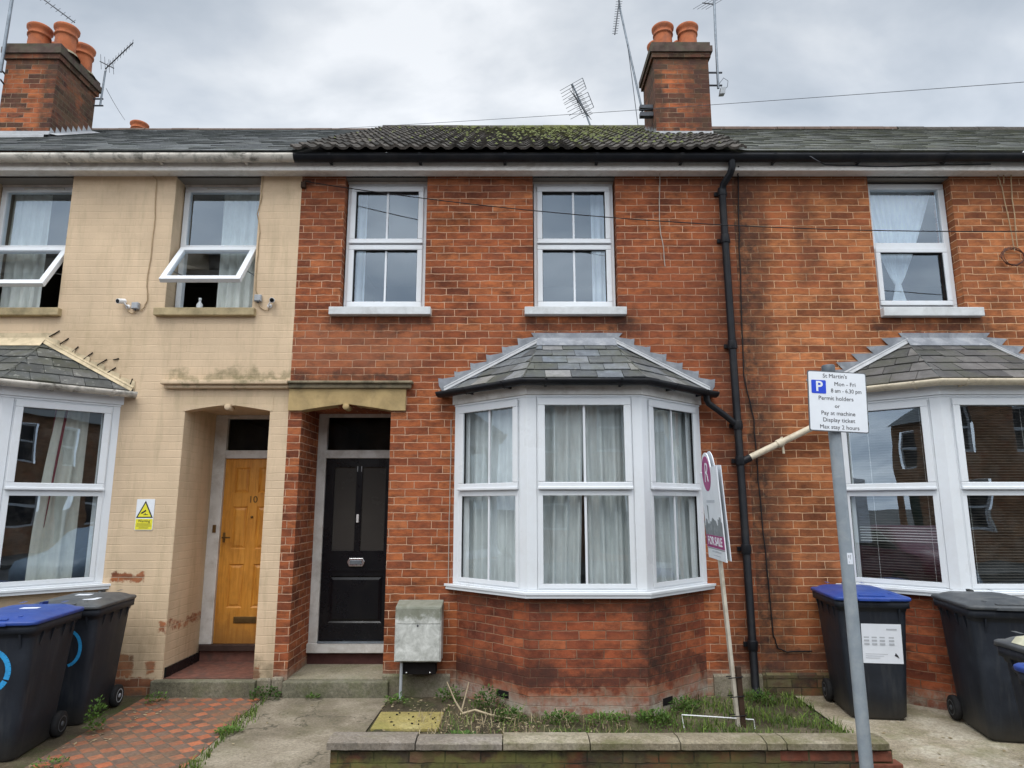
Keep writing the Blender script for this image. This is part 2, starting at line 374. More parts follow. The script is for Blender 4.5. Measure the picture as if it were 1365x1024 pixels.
LEADL = simple('pale_lead_roll', (.40, .41, .42), .6, .2, 9, .2, 30, dirt=(.26, .27, .28), dirtamt=.5, dscale=10)
RENDF = simple('painted_flashing', (.60, .49, .32), .8, .2, 9, .3, 30, dirt=(.21, .17, .10), dirtamt=.6, dscale=7)
STONE = simple('yellow_stone', (.46, .33, .15), .85, .22, 5, .25, 50, dirt=(.13, .10, .055), dirtamt=.45, dscale=4)
STONED = simple('weathered_stone', (.25, .205, .13), .85, .3, 8, .3, 40, dirt=(.05, .05, .03), dirtamt=.75, dscale=6)
POT = simple('terracotta', (.43, .125, .045), .85, .2, 7, .2, 50, dirt=(.14, .06, .04), dirtamt=.65, dscale=6)
POTR = simple('terracotta_dark', (.11, .07, .05), .85, .3, 9, .2, 50, dirt=(.07, .05, .035), dirtamt=.6, dscale=8)
METAL = simple('galvanised_steel', (.22, .25, .28), .45, .3, 12, .15, 60, metal=.6)
METALD = simple('dark_aerial_metal', (.06, .065, .075), .5, .3, 12, .1, 60, metal=.4)
CABLE = simple('black_cable', (.015, .014, .015), .6, .2, 10, 0)
CABLEG = simple('pale_cable', (.42, .38, .33), .6, .2, 10, 0)
CABLEB = simple('painted_cable', (.42, .30, .17), .7, .3, 10, 0)
ROOM = simple('room_wall', (.20, .18, .155), .9, .1, 1, 0)
DARK = simple('dark_recess', (.012, .010, .010), .9, .2, 5, 0)
SKIN_W = simple('white_plastic', (.78, .78, .78), .35, .06, 8, .02)
GREYB = simple('grey_plastic_box', (.34, .36, .38), .5, .12, 12, .08)
BRASS = simple('aged_brass', (.20, .125, .05), .4, .25, 20, .1, metal=.8)
CHROME = simple('brushed_chrome', (.70, .70, .70), .22, .1, 20, .03, metal=1)
TILEB = simple('red_quarry_tile', (.17, .07, .05), .6, .4, 14, .15, 40, dirt=(.05, .045, .04), dirtamt=.6, dscale=12)

def concrete(name, col, dark, light, cracks=True, moss=None):
    m, t = new_mat(name); pos = t.add('ShaderNodeNewGeometry').outputs['Position']
    n = t.noise(pos, 1.7, 8, .66, .3)
    c = t.ramp(n, [(.3, dark), (.5, col), (.72, light)])
    sp = t.noise(pos, 48, 4, .75)
    c = t.mix(1, c, t.ramp(sp, [(.3, .62), (.5, 1), (.72, 1.4)]), 'MULTIPLY')
    vo = t.add('ShaderNodeTexVoronoi', {'Vector': pos, 'Scale': 62.0}).outputs['Distance']
    c = t.mix(t.ramp(vo, [(.1, .6), (.24, 0)]), c, light)
    c = t.mix(t.ramp(t.noise(t.mapping(pos, (1, 1, 1), (3, 3, 3)), 26, 5, .75), [(.60, 0), (.70, .6)]), c, dark)
    if cracks:
        ve = t.add('ShaderNodeTexVoronoi', {'Vector': t.add('ShaderNodeVectorMath', {0: pos, 1: t.ncol(pos, 3, 4)}, operation='ADD').outputs[0], 'Scale': .9}, feature='DISTANCE_TO_EDGE').outputs[0]
        c = t.mix(t.ramp(ve, [(.0, .75), (.012, 0)]), c, (.03, .03, .02))
    if moss:
        c = t.mix(t.math('MULTIPLY', t.ramp(t.noise(pos, 2.6, 8, .74), [(.48, 0), (.64, 1)]), moss[1]), c, moss[0])
    finish(t, c, .9, t.bump(t.math('ADD', sp, t.math('MULTIPLY', n, 2)), .5, .008), spec=.25)
    return m
M['path'] = concrete('worn_concrete', (.205, .172, .125), (.10, .085, .058), (.34, .295, .225), moss=((.10, .095, .045), .45))
M['pad'] = concrete('pale_concrete', (.31, .262, .19), (.155, .125, .08), (.50, .46, .37), cracks=False, moss=((.14, .14, .055), .5))
M['step'] = concrete('step_concrete', (.145, .135, .095), (.07, .068, .045), (.24, .225, .17), cracks=False, moss=((.09, .10, .035), .6))
M['steptop'] = concrete('step_top_concrete', (.25, .22, .155), (.16, .145, .095), (.34, .31, .24), cracks=False, moss=((.13, .14, .05), .4))
M['plinth'] = concrete('rubble_render', (.19, .165, .12), (.085, .075, .05), (.33, .29, .225), cracks=False, moss=((.085, .095, .035), .7))
M['cope'] = concrete('coping_concrete', (.225, .19, .13), (.11, .09, .06), (.38, .34, .26), cracks=False, moss=((.10, .10, .035), .8))
M['copeg'] = concrete('grey_coping_concrete', (.20, .17, .135), (.11, .098, .085), (.30, .27, .24), cracks=False, moss=((.14, .14, .06), .4))
M['slab'] = concrete('lichened_slab', (.30, .245, .085), (.20, .16, .06), (.40, .35, .17), cracks=False, moss=((.22, .21, .06), .5))
M['soil'] = concrete('soil', (.075, .058, .036), (.03, .026, .016), (.17, .145, .095), cracks=False, moss=((.05, .065, .018), .8))
M['asphalt'] = concrete('pavement_asphalt', (.12, .115, .105), (.08, .078, .07), (.18, .175, .165))
M['road'] = concrete('road_asphalt', (.05, .05, .05), (.035, .035, .035), (.08, .08, .08))

def tile_path():
    m, t = new_mat('red_and_black_path_tiles'); pos = t.add('ShaderNodeNewGeometry').outputs['Position']
    p2 = t.add('ShaderNodeVectorMath', {0: pos, 1: t.add('ShaderNodeVectorMath', {0: t.ncol(pos, 14, 2), 'Scale': .012}, operation='SCALE').outputs[0]}, operation='ADD').outputs[0]
    rot = t.mapping(p2, (1, 1, 1), (0, 0, 0), (0, 0, R(45)))
    sp = t.add('ShaderNodeSeparateXYZ', {0: rot}); S = .098
    fx = t.math('FLOOR', t.math('DIVIDE', sp.outputs[0], S)); fy = t.math('FLOOR', t.math('DIVIDE', sp.outputs[1], S))
    chk = t.math('ABSOLUTE', t.math('MODULO', t.math('ADD', fx, fy), 2))
    ex = t.math('PINGPONG', t.math('DIVIDE', sp.outputs[0], S), .5); ey = t.math('PINGPONG', t.math('DIVIDE', sp.outputs[1], S), .5)
    # pingpong peaks mid-cell: small values mark the joints
    e = t.math('MINIMUM', ex, ey); joint = t.maprange(e, .03, .075, 1, 0)
    rnd = t.add('ShaderNodeTexWhiteNoise', {'Vector': t.add('ShaderNodeCombineXYZ', {0: fx, 1: fy}).outputs[0]}).outputs['Value']
    red = t.ramp(rnd, [(0, (.30, .082, .038)), (1, (.46, .15, .07))]); blk = t.ramp(rnd, [(0, (.085, .055, .045)), (1, (.17, .115, .09))])
    c = t.mix(chk, red, blk)
    d = t.noise(pos, 2.1, 8, .66, .3)
    c = t.mix(t.math('MULTIPLY', t.ramp(d, [(.38, .12), (.6, 1)]), .82), c, (.17, .11, .07))
    c = t.mix(t.math('MULTIPLY', joint, .7), c, (.12, .10, .075))
    c = t.mix(1, c, t.ramp(t.noise(pos, 40, 4, .7), [(.3, .7), (.7, 1.25)]), 'MULTIPLY')
    h = t.math('SUBTRACT', t.math('MULTIPLY', d, .6), joint)
    finish(t, c, .75, t.bump(h, .5, .008), spec=.3); return m
M['tilepath'] = tile_path()

def slate_mat(name, cols, moss, mossamt, lich=.3):
    m, t = new_mat(name); pos = t.add('ShaderNodeNewGeometry').outputs['Position']
    tone = t.add('ShaderNodeAttribute', attribute_name='tone').outputs['Fac']
    c = t.ramp(tone, cols)
    n = t.noise(pos, 9, 7, .7, .3)
    c = t.mix(1, c, t.ramp(n, [(.3, .62), (.68, 1.25)]), 'MULTIPLY')
    c = t.mix(t.math('MULTIPLY', t.ramp(t.noise(pos, 3.3, 7, .7), [(.45, 0), (.62, 1)]), mossamt), c, moss)
    c = t.mix(t.math('MULTIPLY', t.ramp(t.noise(pos, 17, 6, .7), [(.58, 0), (.7, 1)]), lich), c, (.36, .36, .32))
    finish(t, c, .6, t.bump(t.noise(pos, 30, 5, .7), .4, .01), spec=.4); return m
M['slate'] = slate_mat('slate', [(0, (.065, .07, .073)), (.5, (.12, .128, .13)), (.8, (.155, .175, .20)), (1, (.24, .235, .23))], (.10, .105, .055), .35, .35)
M['slate_main'] = slate_mat('slate_main', [(0, (.085, .092, .095)), (.5, (.12, .128, .13)), (1, (.165, .17, .17))], (.085, .095, .06), .35, .25)
M['slate_green'] = slate_mat('slate_green', [(0, (.075, .08, .072)), (.5, (.115, .12, .105)), (1, (.155, .155, .145))], (.12, .125, .06), .5, .25)
M['slate_dark'] = slate_mat('slate_dark', [(0, (.05, .052, .052)), (.5, (.075, .08, .078)), (1, (.11, .11, .105))], (.06, .062, .035), .6, .75)
M['slate_right'] = slate_mat('slate_right', [(0, (.05, .05, .05)), (.5, (.088, .085, .083)), (1, (.14, .132, .125))], (.075, .08, .045), .4, .2)

def pantile_mat():
    m, t = new_mat('mossy_concrete_tile'); pos = t.add('ShaderNodeNewGeometry').outputs['Position']
    sp = t.add('ShaderNodeSeparateXYZ', {0: pos})
    tone = t.add('ShaderNodeAttribute', attribute_name='tone').outputs['Fac']
    c = t.ramp(tone, [(0, (.035, .032, .028)), (1, (.085, .075, .065))])
    c = t.mix(1, c, t.ramp(t.noise(pos, 22, 6, .75), [(.3, .55), (.7, 1.7)]), 'MULTIPLY')
    yy = t.maprange(sp.outputs[1], .2, 3.6, .0, .20, False)
    xx = t.math('SUBTRACT', .10, t.math('MULTIPLY', t.math('ABSOLUTE', t.math('SUBTRACT', sp.outputs[0], .75)), .075))
    f = t.math('ADD', t.noise(t.mapping(pos, (1.6, .7, .7)), 4.2, 9, .76, .4), t.math('ADD', yy, xx))
    c = t.mix(t.ramp(f, [(.63, 0), (.80, .9)]), c, t.ramp(t.noise(pos, 13, 4, .7), [(.35, (.065, .07, .022)), (.65, (.17, .175, .05))]))
    c = t.mix(t.math('MULTIPLY', t.ramp(t.noise(t.mapping(pos, (1, 1, 1), (5, 5, 5)), 30, 5, .7), [(.6, 0), (.7, 1)]), .4), c, (.30, .29, .24))
    finish(t, c, .92, t.bump(t.noise(pos, 45, 5, .75), .8, .012), spec=.2); return m
M['pantile'] = pantile_mat()

def glass_mat(name, refl=.14, tint=(.93, .96, .95), rough=.0, wave=.004):
    m, t = new_mat(name); pos = t.add('ShaderNodeNewGeometry').outputs['Position']
    bp = t.bump(t.noise(pos, 1.3, 2, .5), .6, wave)
    tr = t.add('ShaderNodeBsdfTransparent', {0: tint}); gl = t.add('ShaderNodeBsdfGlossy', {'Color': (.76, .88, 1, 1), 'Roughness': rough, 'Normal': bp})
    lw = t.math('POWER', t.add('ShaderNodeLayerWeight', {'Blend': .5}).outputs['Facing'], 4.0)
    dirt = t.noise(pos, 6, 6, .7)
    fac = t.math('ADD', t.math('MULTIPLY', lw, .8), refl, clamp=True)
    mx = t.add('ShaderNodeMixShader', {0: fac, 1: tr.outputs[0], 2: gl.outputs[0]})
    df = t.add('ShaderNodeBsdfDiffuse', {0: (.5, .5, .48, 1)})
    mx2 = t.add('ShaderNodeMixShader', {0: t.math('MULTIPLY', t.ramp(dirt, [(.45, 0), (.75, 1)]), .045), 1: mx.outputs[0], 2: df.outputs[0]})
    t.add('ShaderNodeOutputMaterial', {0: mx2.outputs[0]}); return m
GLASS = glass_mat('window_glass', .11, (.97, .99, .98))
GLASSU = glass_mat('upper_window_glass', .16, (.88, .94, .98))
GLASSD = glass_mat('door_glass', .02, (.25, .24, .22), .12)

GLASSR = glass_mat('side_window_glass', .20, (.90, .93, .92))
def fabric(name, col, trans=.45, scale=1.0):
    m, t = new_mat(name); oc = t.add('ShaderNodeTexCoord').outputs['Object']
    n = t.noise(t.mapping(oc, (1, 1, .25)), 14, 4, .6)
    c = t.mix(1, col, t.ramp(n, [(.3, .82), (.7, 1.08)]), 'MULTIPLY')
    d = t.add('ShaderNodeBsdfDiffuse', {0: c}); tl = t.add('ShaderNodeBsdfTranslucent', {0: c})
    mx = t.add('ShaderNodeMixShader', {0: trans, 1: d.outputs[0], 2: tl.outputs[0]})
    t.add('ShaderNodeOutputMaterial', {0: mx.outputs[0]}); return m
NET = fabric('net_fabric', (.74, .79, .80), .22)
LINEN = fabric('white_curtain_fabric', (.82, .84, .78), .2)
VOILE = fabric('voile_fabric', (.88, .93, .96), .15)
MAG = fabric('magenta_fabric', (.20, .03, .07), .2)
BLIND = simple('blind_slat', (.10, .09, .075), .5, .1, 3, 0)
BLINDW = simple('white_blind_slat', (.75, .75, .72), .5, .1, 3, 0)

def wood_door():
    m, t = new_mat('varnished_pine'); oc = t.add('ShaderNodeTexCoord').outputs['Object']
    g = t.noise(t.mapping(oc, (14, 14, 1.1)), 2.4, 6, .6, .8)
    c = t.ramp(g, [(.3, (.48, .185, .022)), (.5, (.64, .275, .038)), (.7, (.72, .34, .06))])
    c = t.mix(1, c, t.ramp(t.noise(oc, 2.1, 4, .6), [(.3, .85), (.7, 1.08)]), 'MULTIPLY')
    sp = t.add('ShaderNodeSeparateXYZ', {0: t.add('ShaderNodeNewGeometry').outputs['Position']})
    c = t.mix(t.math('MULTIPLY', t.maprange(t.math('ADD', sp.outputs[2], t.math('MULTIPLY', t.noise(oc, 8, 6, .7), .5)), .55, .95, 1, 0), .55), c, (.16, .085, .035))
    c = t.mix(t.math('MULTIPLY', t.ramp(t.noise(oc, 5, 7, .7), [(.5, 0), (.7, 1)]), .3), c, (.25, .10, .02))
    finish(t, c, .38, t.bump(g, .12, .003), spec=.5); return m
M['pine'] = wood_door()
BLACKD = simple('black_gloss_paint', (.006, .0065, .009), .28, .25, 6, .10, 30, spec=.3, dirt=(.02, .019, .018), dirtamt=.3, dscale=5)

def bin_mat():
    m, t = new_mat('charcoal_bin_plastic'); oc = t.add('ShaderNodeTexCoord').outputs['Object']
    n = t.noise(oc, 3.2, 7, .68, .3); s2 = t.noise(t.mapping(oc, (6, 6, .7)), 3, 6, .65)
    c = t.ramp(n, [(.3, (.012, .014, .019)), (.55, (.018, .022, .030)), (.75, (.030, .036, .046))])
    c = t.mix(t.math('MULTIPLY', t.ramp(s2, [(.52, 0), (.74, 1)]), .2), c, (.115, .115, .11))
    sp = t.add('ShaderNodeSeparateXYZ', {0: oc})
    c = t.mix(t.math('MULTIPLY', t.maprange(t.math('ADD', sp.outputs[2], t.math('MULTIPLY', t.noise(oc, 9, 5, .7), .2)), .08, .32, 1, 0), .4), c, (.10, .085, .062))
    finish(t, c, t.ramp(n, [(.3, .42), (.7, .62)]), t.bump(t.noise(oc, 220, 2, .5), .25, .002), spec=.28); return m
BINM = bin_mat()
BINLID = simple('grey_bin_lid', (.060, .066, .072), .5, .25, 4, .12, 90, dirt=(.15, .15, .14), dirtamt=.5, dscale=5)
BINBLUE = simple('blue_bin_lid', (.016, .055, .27), .42, .2, 4, .1, 90, dirt=(.06, .08, .24), dirtamt=.5, dscale=6)
RUBBER = simple('black_rubber', (.016, .016, .017), .75, .2, 8, .2, 60, dirt=(.05, .045, .04), dirtamt=.4)
SPRAY = simple('blue_spray_paint', (.03, .33, .68), .5, .2, 20, .05)
PAPER = simple('white_paper_notice', (.72, .75, .80), .6, .05, 8, .02)
INK = simple('faded_grey_ink', (.42, .44, .47), .6, .1, 8, 0)
INKB = simple('black_lettering', (.035, .035, .04), .5, .1, 8, 0)
SIGNW = simple('white_sign_face', (.74, .77, .80), .4, .06, 8, .02)
SIGNBK = simple('sign_back', (.10, .11, .12), .5, .1, 8, .05)
SIGNB = simple('blue_sign_face', (.008, .055, .56), .4, .05, 8, 0)
YEL = simple('yellow_sign_face', (.75, .68, .035), .5, .08, 20, 0)
POLE = simple('grey_painted_pole', (.25, .29, .32), .5, .2, 6, .12, 60, dirt=(.42, .43, .42), dirtamt=.4, dscale=7)
MAGP = simple('magenta_print', (.33, .025, .16), .5, .1, 8, 0)
SKYP = simple('pale_grey_print', (.40, .43, .45), .5, .1, 8, 0)
POST = simple('weathered_white_post', (.55, .50, .41), .7, .2, 9, .15, 40, dirt=(.25, .2, .13), dirtamt=.5, dscale=8)
STAKE = simple('dark_wood_stake', (.05, .028, .018), .8, .3, 12, .3, 40)
METERM = None
def meter_mat():
    m, t = new_mat('stained_grp_box'); oc = t.add('ShaderNodeNewGeometry').outputs['Position']
    sp = t.add('ShaderNodeSeparateXYZ', {0: oc})
    n = t.noise(oc, 9, 8, .72, .4)
    c = t.ramp(n, [(.32, (.28, .285, .26)), (.5, (.48, .49, .46)), (.66, (.68, .69, .66))])
    k = t.maprange(t.math('ADD', sp.outputs[2], t.math('MULTIPLY', t.math('SUBTRACT', t.noise(oc, 12, 6, .7), .5), .3)), .66, .76)
    c = t.mix(t.math('MULTIPLY', k, .75), c, (.12, .125, .075))
    finish(t, c, .7, t.bump(n, .2, .004), spec=.3); return m
METERM = meter_mat()

def leaf_mat(name, a, b):
    m, t = new_mat(name); tone = t.add('ShaderNodeAttribute', attribute_name='tone').outputs['Fac']
    c = t.ramp(tone, [(0, a), (1, b)])
    d = t.add('ShaderNodeBsdfPrincipled', {'Base Color': c, 'Roughness': .6, 'Specular IOR Level': .25}); tl = t.add('ShaderNodeBsdfTranslucent', {0: c})
    mx = t.add('ShaderNodeMixShader', {0: .25, 1: d.outputs[0], 2: tl.outputs[0]}); t.add('ShaderNodeOutputMaterial', {0: mx.outputs[0]}); return m
LEAF = leaf_mat('weed_leaf', (.035, .075, .015), (.12, .22, .04))
GRASSM = leaf_mat('grass_blade', (.035, .075, .012), (.19, .26, .055))
DRY = leaf_mat('dry_stalk', (.22, .17, .09), (.46, .38, .24))
MOSSM = simple('moss_clump', (.105, .12, .03), .95, .4, 30, .5, 60, objspace=False)

# ================================================================ SETTING: ground
def sheet(name, x0, x1, y0, y1, z, m, nx=1, ny=1):
    b = MB()
    for i in range(nx):
        for j in range(ny):
            a0 = x0 + (x1 - x0) * i / nx; a1 = x0 + (x1 - x0) * (i + 1) / nx; c0 = y0 + (y1 - y0) * j / ny; c1 = y0 + (y1 - y0) * (j + 1) / ny
            b.face([(a0, c0, z), (a1, c0, z), (a1, c1, z), (a0, c1, z)])
    return struct(b.build(name, m))
sheet('ground', -300, 300, -300, 300, -.20, M['asphalt'])
b = MB(); b.box(-40, 40, -4.7, -1.96, -.19, -.045); struct(b.build('pavement', M['asphalt']))
sheet('road', -40, 40, -12.5, -4.85, -.185, M['road'])
b = MB()
for i in range(80): b.box(-36 + i * .9, -36 + i * .9 + .89, -4.84, -4.71, -.19, -.04)
struct(b.build('kerb', M['cope'], bevel=.01))
b = MB(); b.box(-40, 40, -16.5, -12.6, -.19, -.05); struct(b.build('pavement', M['asphalt']))
# front yards
b = MB(); b.face([(-9, -1.96, .0), (-3.18, -1.96, .0), (-3.28, .0, .0), (-9, 0, .0)]); struct(b.build('yard_ground', M['soil']))
b = MB(); b.face([(-3.19, -1.96, .004), (-2.14, -1.96, .004), (-2.24, -.06, .004), (-3.30, -.06, .004)]); struct(b.build('tiled_path', M['tilepath']))
b = MB(); b.face([(-2.14, -1.96, .0), (-1.14, -1.96, .0), (-1.10, 0, .0), (-2.24, 0, .0)]); struct(b.build('concrete_path', M['path']))
def lumpy(name, x0, x1, y0, y1, z, amp, m, n=60):
    b = MB(); b.smooth = True
    def h(x, y):
        e = min((x - x0) / .1, (x1 - x) / .1, 1); e2 = min((y - y0) / .1, (y1 - y) / .05, 1)
        return z + amp * max(0, e) * max(0, e2) * (.5 + .3 * math.sin(x * 9.1 + 1.3 * math.sin(y * 7)) + .3 * math.sin(y * 13 + x * 4) + .15 * math.sin(x * 31 + y * 23))
    ny = max(6, int(n * (y1 - y0) / (x1 - x0)))
    P = [(x0 + (x1 - x0) * i / n, y0 + (y1 - y0) * j / ny, h(x0 + (x1 - x0) * i / n, y0 + (y1 - y0) * j / ny)) for j in range(ny + 1) for i in range(n + 1)]
    b.faces(P, [(j * (n + 1) + i, j * (n + 1) + i + 1, (j + 1) * (n + 1) + i + 1, (j + 1) * (n + 1) + i) for j in range(ny) for i in range(n)])
    return struct(b.build(name, m))
lumpy('garden_soil', -1.12, 2.56, -1.68, .0, -.012, .035, M['soil'], 90)
b = MB(); b.face([(2.52, -1.90, .006), (9, -1.90, .006), (9, 0, .006), (2.56, 0, .006)]); struct(b.build('concrete_yard', M['pad']))
b = MB()
for i in range(9): b.box(2.56 + i * .62, 2.56 + i * .62 + .61, -1.955, -1.905, -.05, .012)
struct(b.build('yard_kerb', M['copeg'], bevel=.006))

# ================================================================ HOUSES
H_Y = thing('terraced_house', 'cream painted brick house with a varnished wooden door and two open upstairs windows', 'house', (-4.41, 0, 0))
H_C = thing('terraced_house', 'red brick house with a black front door, mossy tiled roof and net-curtained bay', 'house', (.05, 0, 0))
H_R = thing('terraced_house', 'orange brick house behind the parking sign, with a cream gutter on its bay', 'house', (4.51, 0, 0))
PL, PR = -2.18, 2.28

def wall_front(mb, x0, x1, z0, z1, ops, Y=0.):
    xs = sorted({x0, x1, *[o[0] for o in ops], *[o[1] for o in ops]}); zs = sorted({z0, z1, *[o[2] for o in ops], *[min(o[3], z1) for o in ops]})
    for i in range(len(xs) - 1):
        for j in range(len(zs) - 1):
            cx, cz = (xs[i] + xs[i + 1]) / 2, (zs[j] + zs[j + 1]) / 2
            if any(o[0] < cx < o[1] and o[2] < cz < o[3] for o in ops): continue
            mb.face([(xs[i], Y, zs[j]), (xs[i + 1], Y, zs[j]), (xs[i + 1], Y, zs[j + 1]), (xs[i], Y, zs[j + 1])])
    for (a, c, d, e, dep) in ops:
        if dep <= 0: continue
        e2 = min(e, z1)
        mb.face([(a, Y, d), (a, Y + dep, d), (a, Y + dep, e2), (a, Y, e2)]); mb.face([(c, Y + dep, d), (c, Y, d), (c, Y, e2), (c, Y + dep, e2)])
        mb.face([(a, Y, e2), (a, Y + dep, e2), (c, Y + dep, e2), (c, Y, e2)]); mb.face([(a, Y + dep, d), (a, Y, d), (c, Y, d), (c, Y + dep, d)])
TOP = 5.07
def bay_open(cx): return (cx - 1.12, cx + 1.12, .955, 2.74, .0)
UW = {'C1': (-1.73, -.878), 'C2': (.215, 1.07), 'Y1': (-3.485, -2.608), 'Y0': (-5.43, -4.556), 'R1': (3.69, 4.547)}
BAY = {'Y': -5.01, 'C': .635, 'R': 4.29}
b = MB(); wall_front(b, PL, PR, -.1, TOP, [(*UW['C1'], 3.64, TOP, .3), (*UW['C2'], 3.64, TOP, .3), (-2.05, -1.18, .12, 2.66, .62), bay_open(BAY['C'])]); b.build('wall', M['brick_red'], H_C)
b = MB(); wall_front(b, -6.64, PL, -.1, TOP, [(*UW['Y1'], 3.64, TOP, .3), (*UW['Y0'], 3.64, TOP, .3), (-3.19, -2.36, .12, 2.66, .72), bay_open(BAY['Y'])]); b.build('wall', M['brick_paint'], H_Y)
b = MB(); wall_front(b, PR, 6.74, -.1, TOP, [(*UW['R1'], 3.64, TOP, .3), bay_open(BAY['R'])]); b.build('wall', M['brick_orange'], H_R)

def room(house, xa, xb, ua, ub):
    b = MB(); y0, y1 = .012, 3.6
    for z0, z1, x0, x1 in ((.2, 2.78, xa, xb), (2.95, 5.06, ua, ub)):
        b.face([(x0, y1, z0), (x1, y1, z0), (x1, y1, z1), (x0, y1, z1)]); b.face([(x0, y0, z0), (x0, y1, z0), (x0, y1, z1), (x0, y0, z1)])
        b.face([(x1, y0, z0), (x1, y1, z0), (x1, y1, z1), (x1, y0, z1)]); b.face([(x0, y0, z0), (x1, y0, z0), (x1, y1, z0), (x0, y1, z0)]); b.face([(x0, y0, z1), (x1, y0, z1), (x1, y1, z1), (x0, y1, z1)])
        b.cut()
    b.build_each('room', ROOM, house)
room(H_C, -1.1, PR - .03, PL + .03, PR - .03); room(H_Y, -6.6, -3.25, -6.6, PL - .03); room(H_R, PR + .03, 6.7, PR + .03, 6.7)
for hh_, a, c in ((H_Y, -3.24, PL - .02), (H_C, PL + .02, -1.11)):
    b = MB(); b.face([(a, 3, 0), (c, 3, 0), (c, 3, 2.7), (a, 3, 2.7)]); b.face([(a, .78, 2.7), (c, .78, 2.7), (c, 3, 2.7), (a, 3, 2.7)]); b.face([(a, .78, 0), (a, 3, 0), (a, 3, 2.7), (a, .78, 2.7)]); b.face([(c, .78, 0), (c, 3, 0), (c, 3, 2.7), (c, .78, 2.7)])
    b.build('hallway', DARK, hh_)

# plinths
def plinth(house, spans, z=.19, m='plinth', proud=.022):
    b = MB()
    for a, c in spans:
        b.cut(); b.faces([(a, -proud, -.1), (c, -proud, -.1), (c, -proud, z - .02), (a, -proud, z - .02), (c, -.001, z), (a, -.001, z), (a, -.001, -.1), (c, -.001, -.1)], [(0, 1, 2, 3), (3, 2, 4, 5), (0, 3, 5, 6), (1, 7, 4, 2)])
    b.build_each('plinth', M[m], house)
plinth(H_C, [(-1.18, BAY['C'] - 1.2), (BAY['C'] + 1.2, PR - .002)])
plinth(H_R, [(PR, BAY['R'] - 1.2), (5.5, 6.7)], .2, 'brick_low')

# ---- eaves: soffit, fascia, gutters
def eaves(house, x0, x1, gm, jx=()):
    b = MB(); b.box(x0, x1, -.125, .3, TOP, TOP + .02); b.build('soffit', FASC, house)
    b = MB(); b.box(x0, x1, -.15, -.126, 5.055, 5.21); b.box(x0, x1, -.155, -.1505, 5.055, 5.09); b.build('fascia', FASC, house, bevel=.003)
    b = MB(); n = 10; yc, zc, r = -.215, 5.185, .06
    P = []
    for x in (x0, x1):
        for k in range(n + 1):
            a = math.pi + math.pi * k / n; P.append((x, yc + math.cos(a) * r, zc + math.sin(a) * r * 1.15))
        for k in range(n, -1, -1):
            a = math.pi + math.pi * k / n; P.append((x, yc + math.cos(a) * (r - .006), zc + math.sin(a) * (r * 1.15 - .006)))
    q = 2 * n + 2
    b.smooth = True; b.faces(P, [(i, (i + 1) % q, (i + 1) % q + q, i + q) for i in range(q)]); b.smooth = False
    g = b.build('gutter', gm, house)
    b = MB(); x = x0 + .35
    while x < x1 - .1:
        n2 = 8; b.cut()
        pts = [(x, yc + math.cos(math.pi + math.pi * k / n2) * (r + .006), zc + math.sin(math.pi + math.pi * k / n2) * (r * 1.15 + .006)) for k in range(n2 + 1)]
        pts2 = [(x + .03, p[1], p[2]) for p in pts]
        b.faces(pts + pts2, [(i, i + 1, i + n2 + 2, i + n2 + 1) for i in range(n2)])
        b.face([(x, -.151, 5.11), (x + .03, -.151, 5.11), (x + .03, -.2, 5.115), (x, -.2, 5.115)])
        x += random.uniform(.85, 1.0)
    b.build_each('gutter_bracket', gm, g)
    return g
eaves(H_Y, -6.64, PL - .02, GUTW); eaves(H_C, PL - .02, PR, BLACKP); eaves(H_R, PR, 6.74, BLACKP)

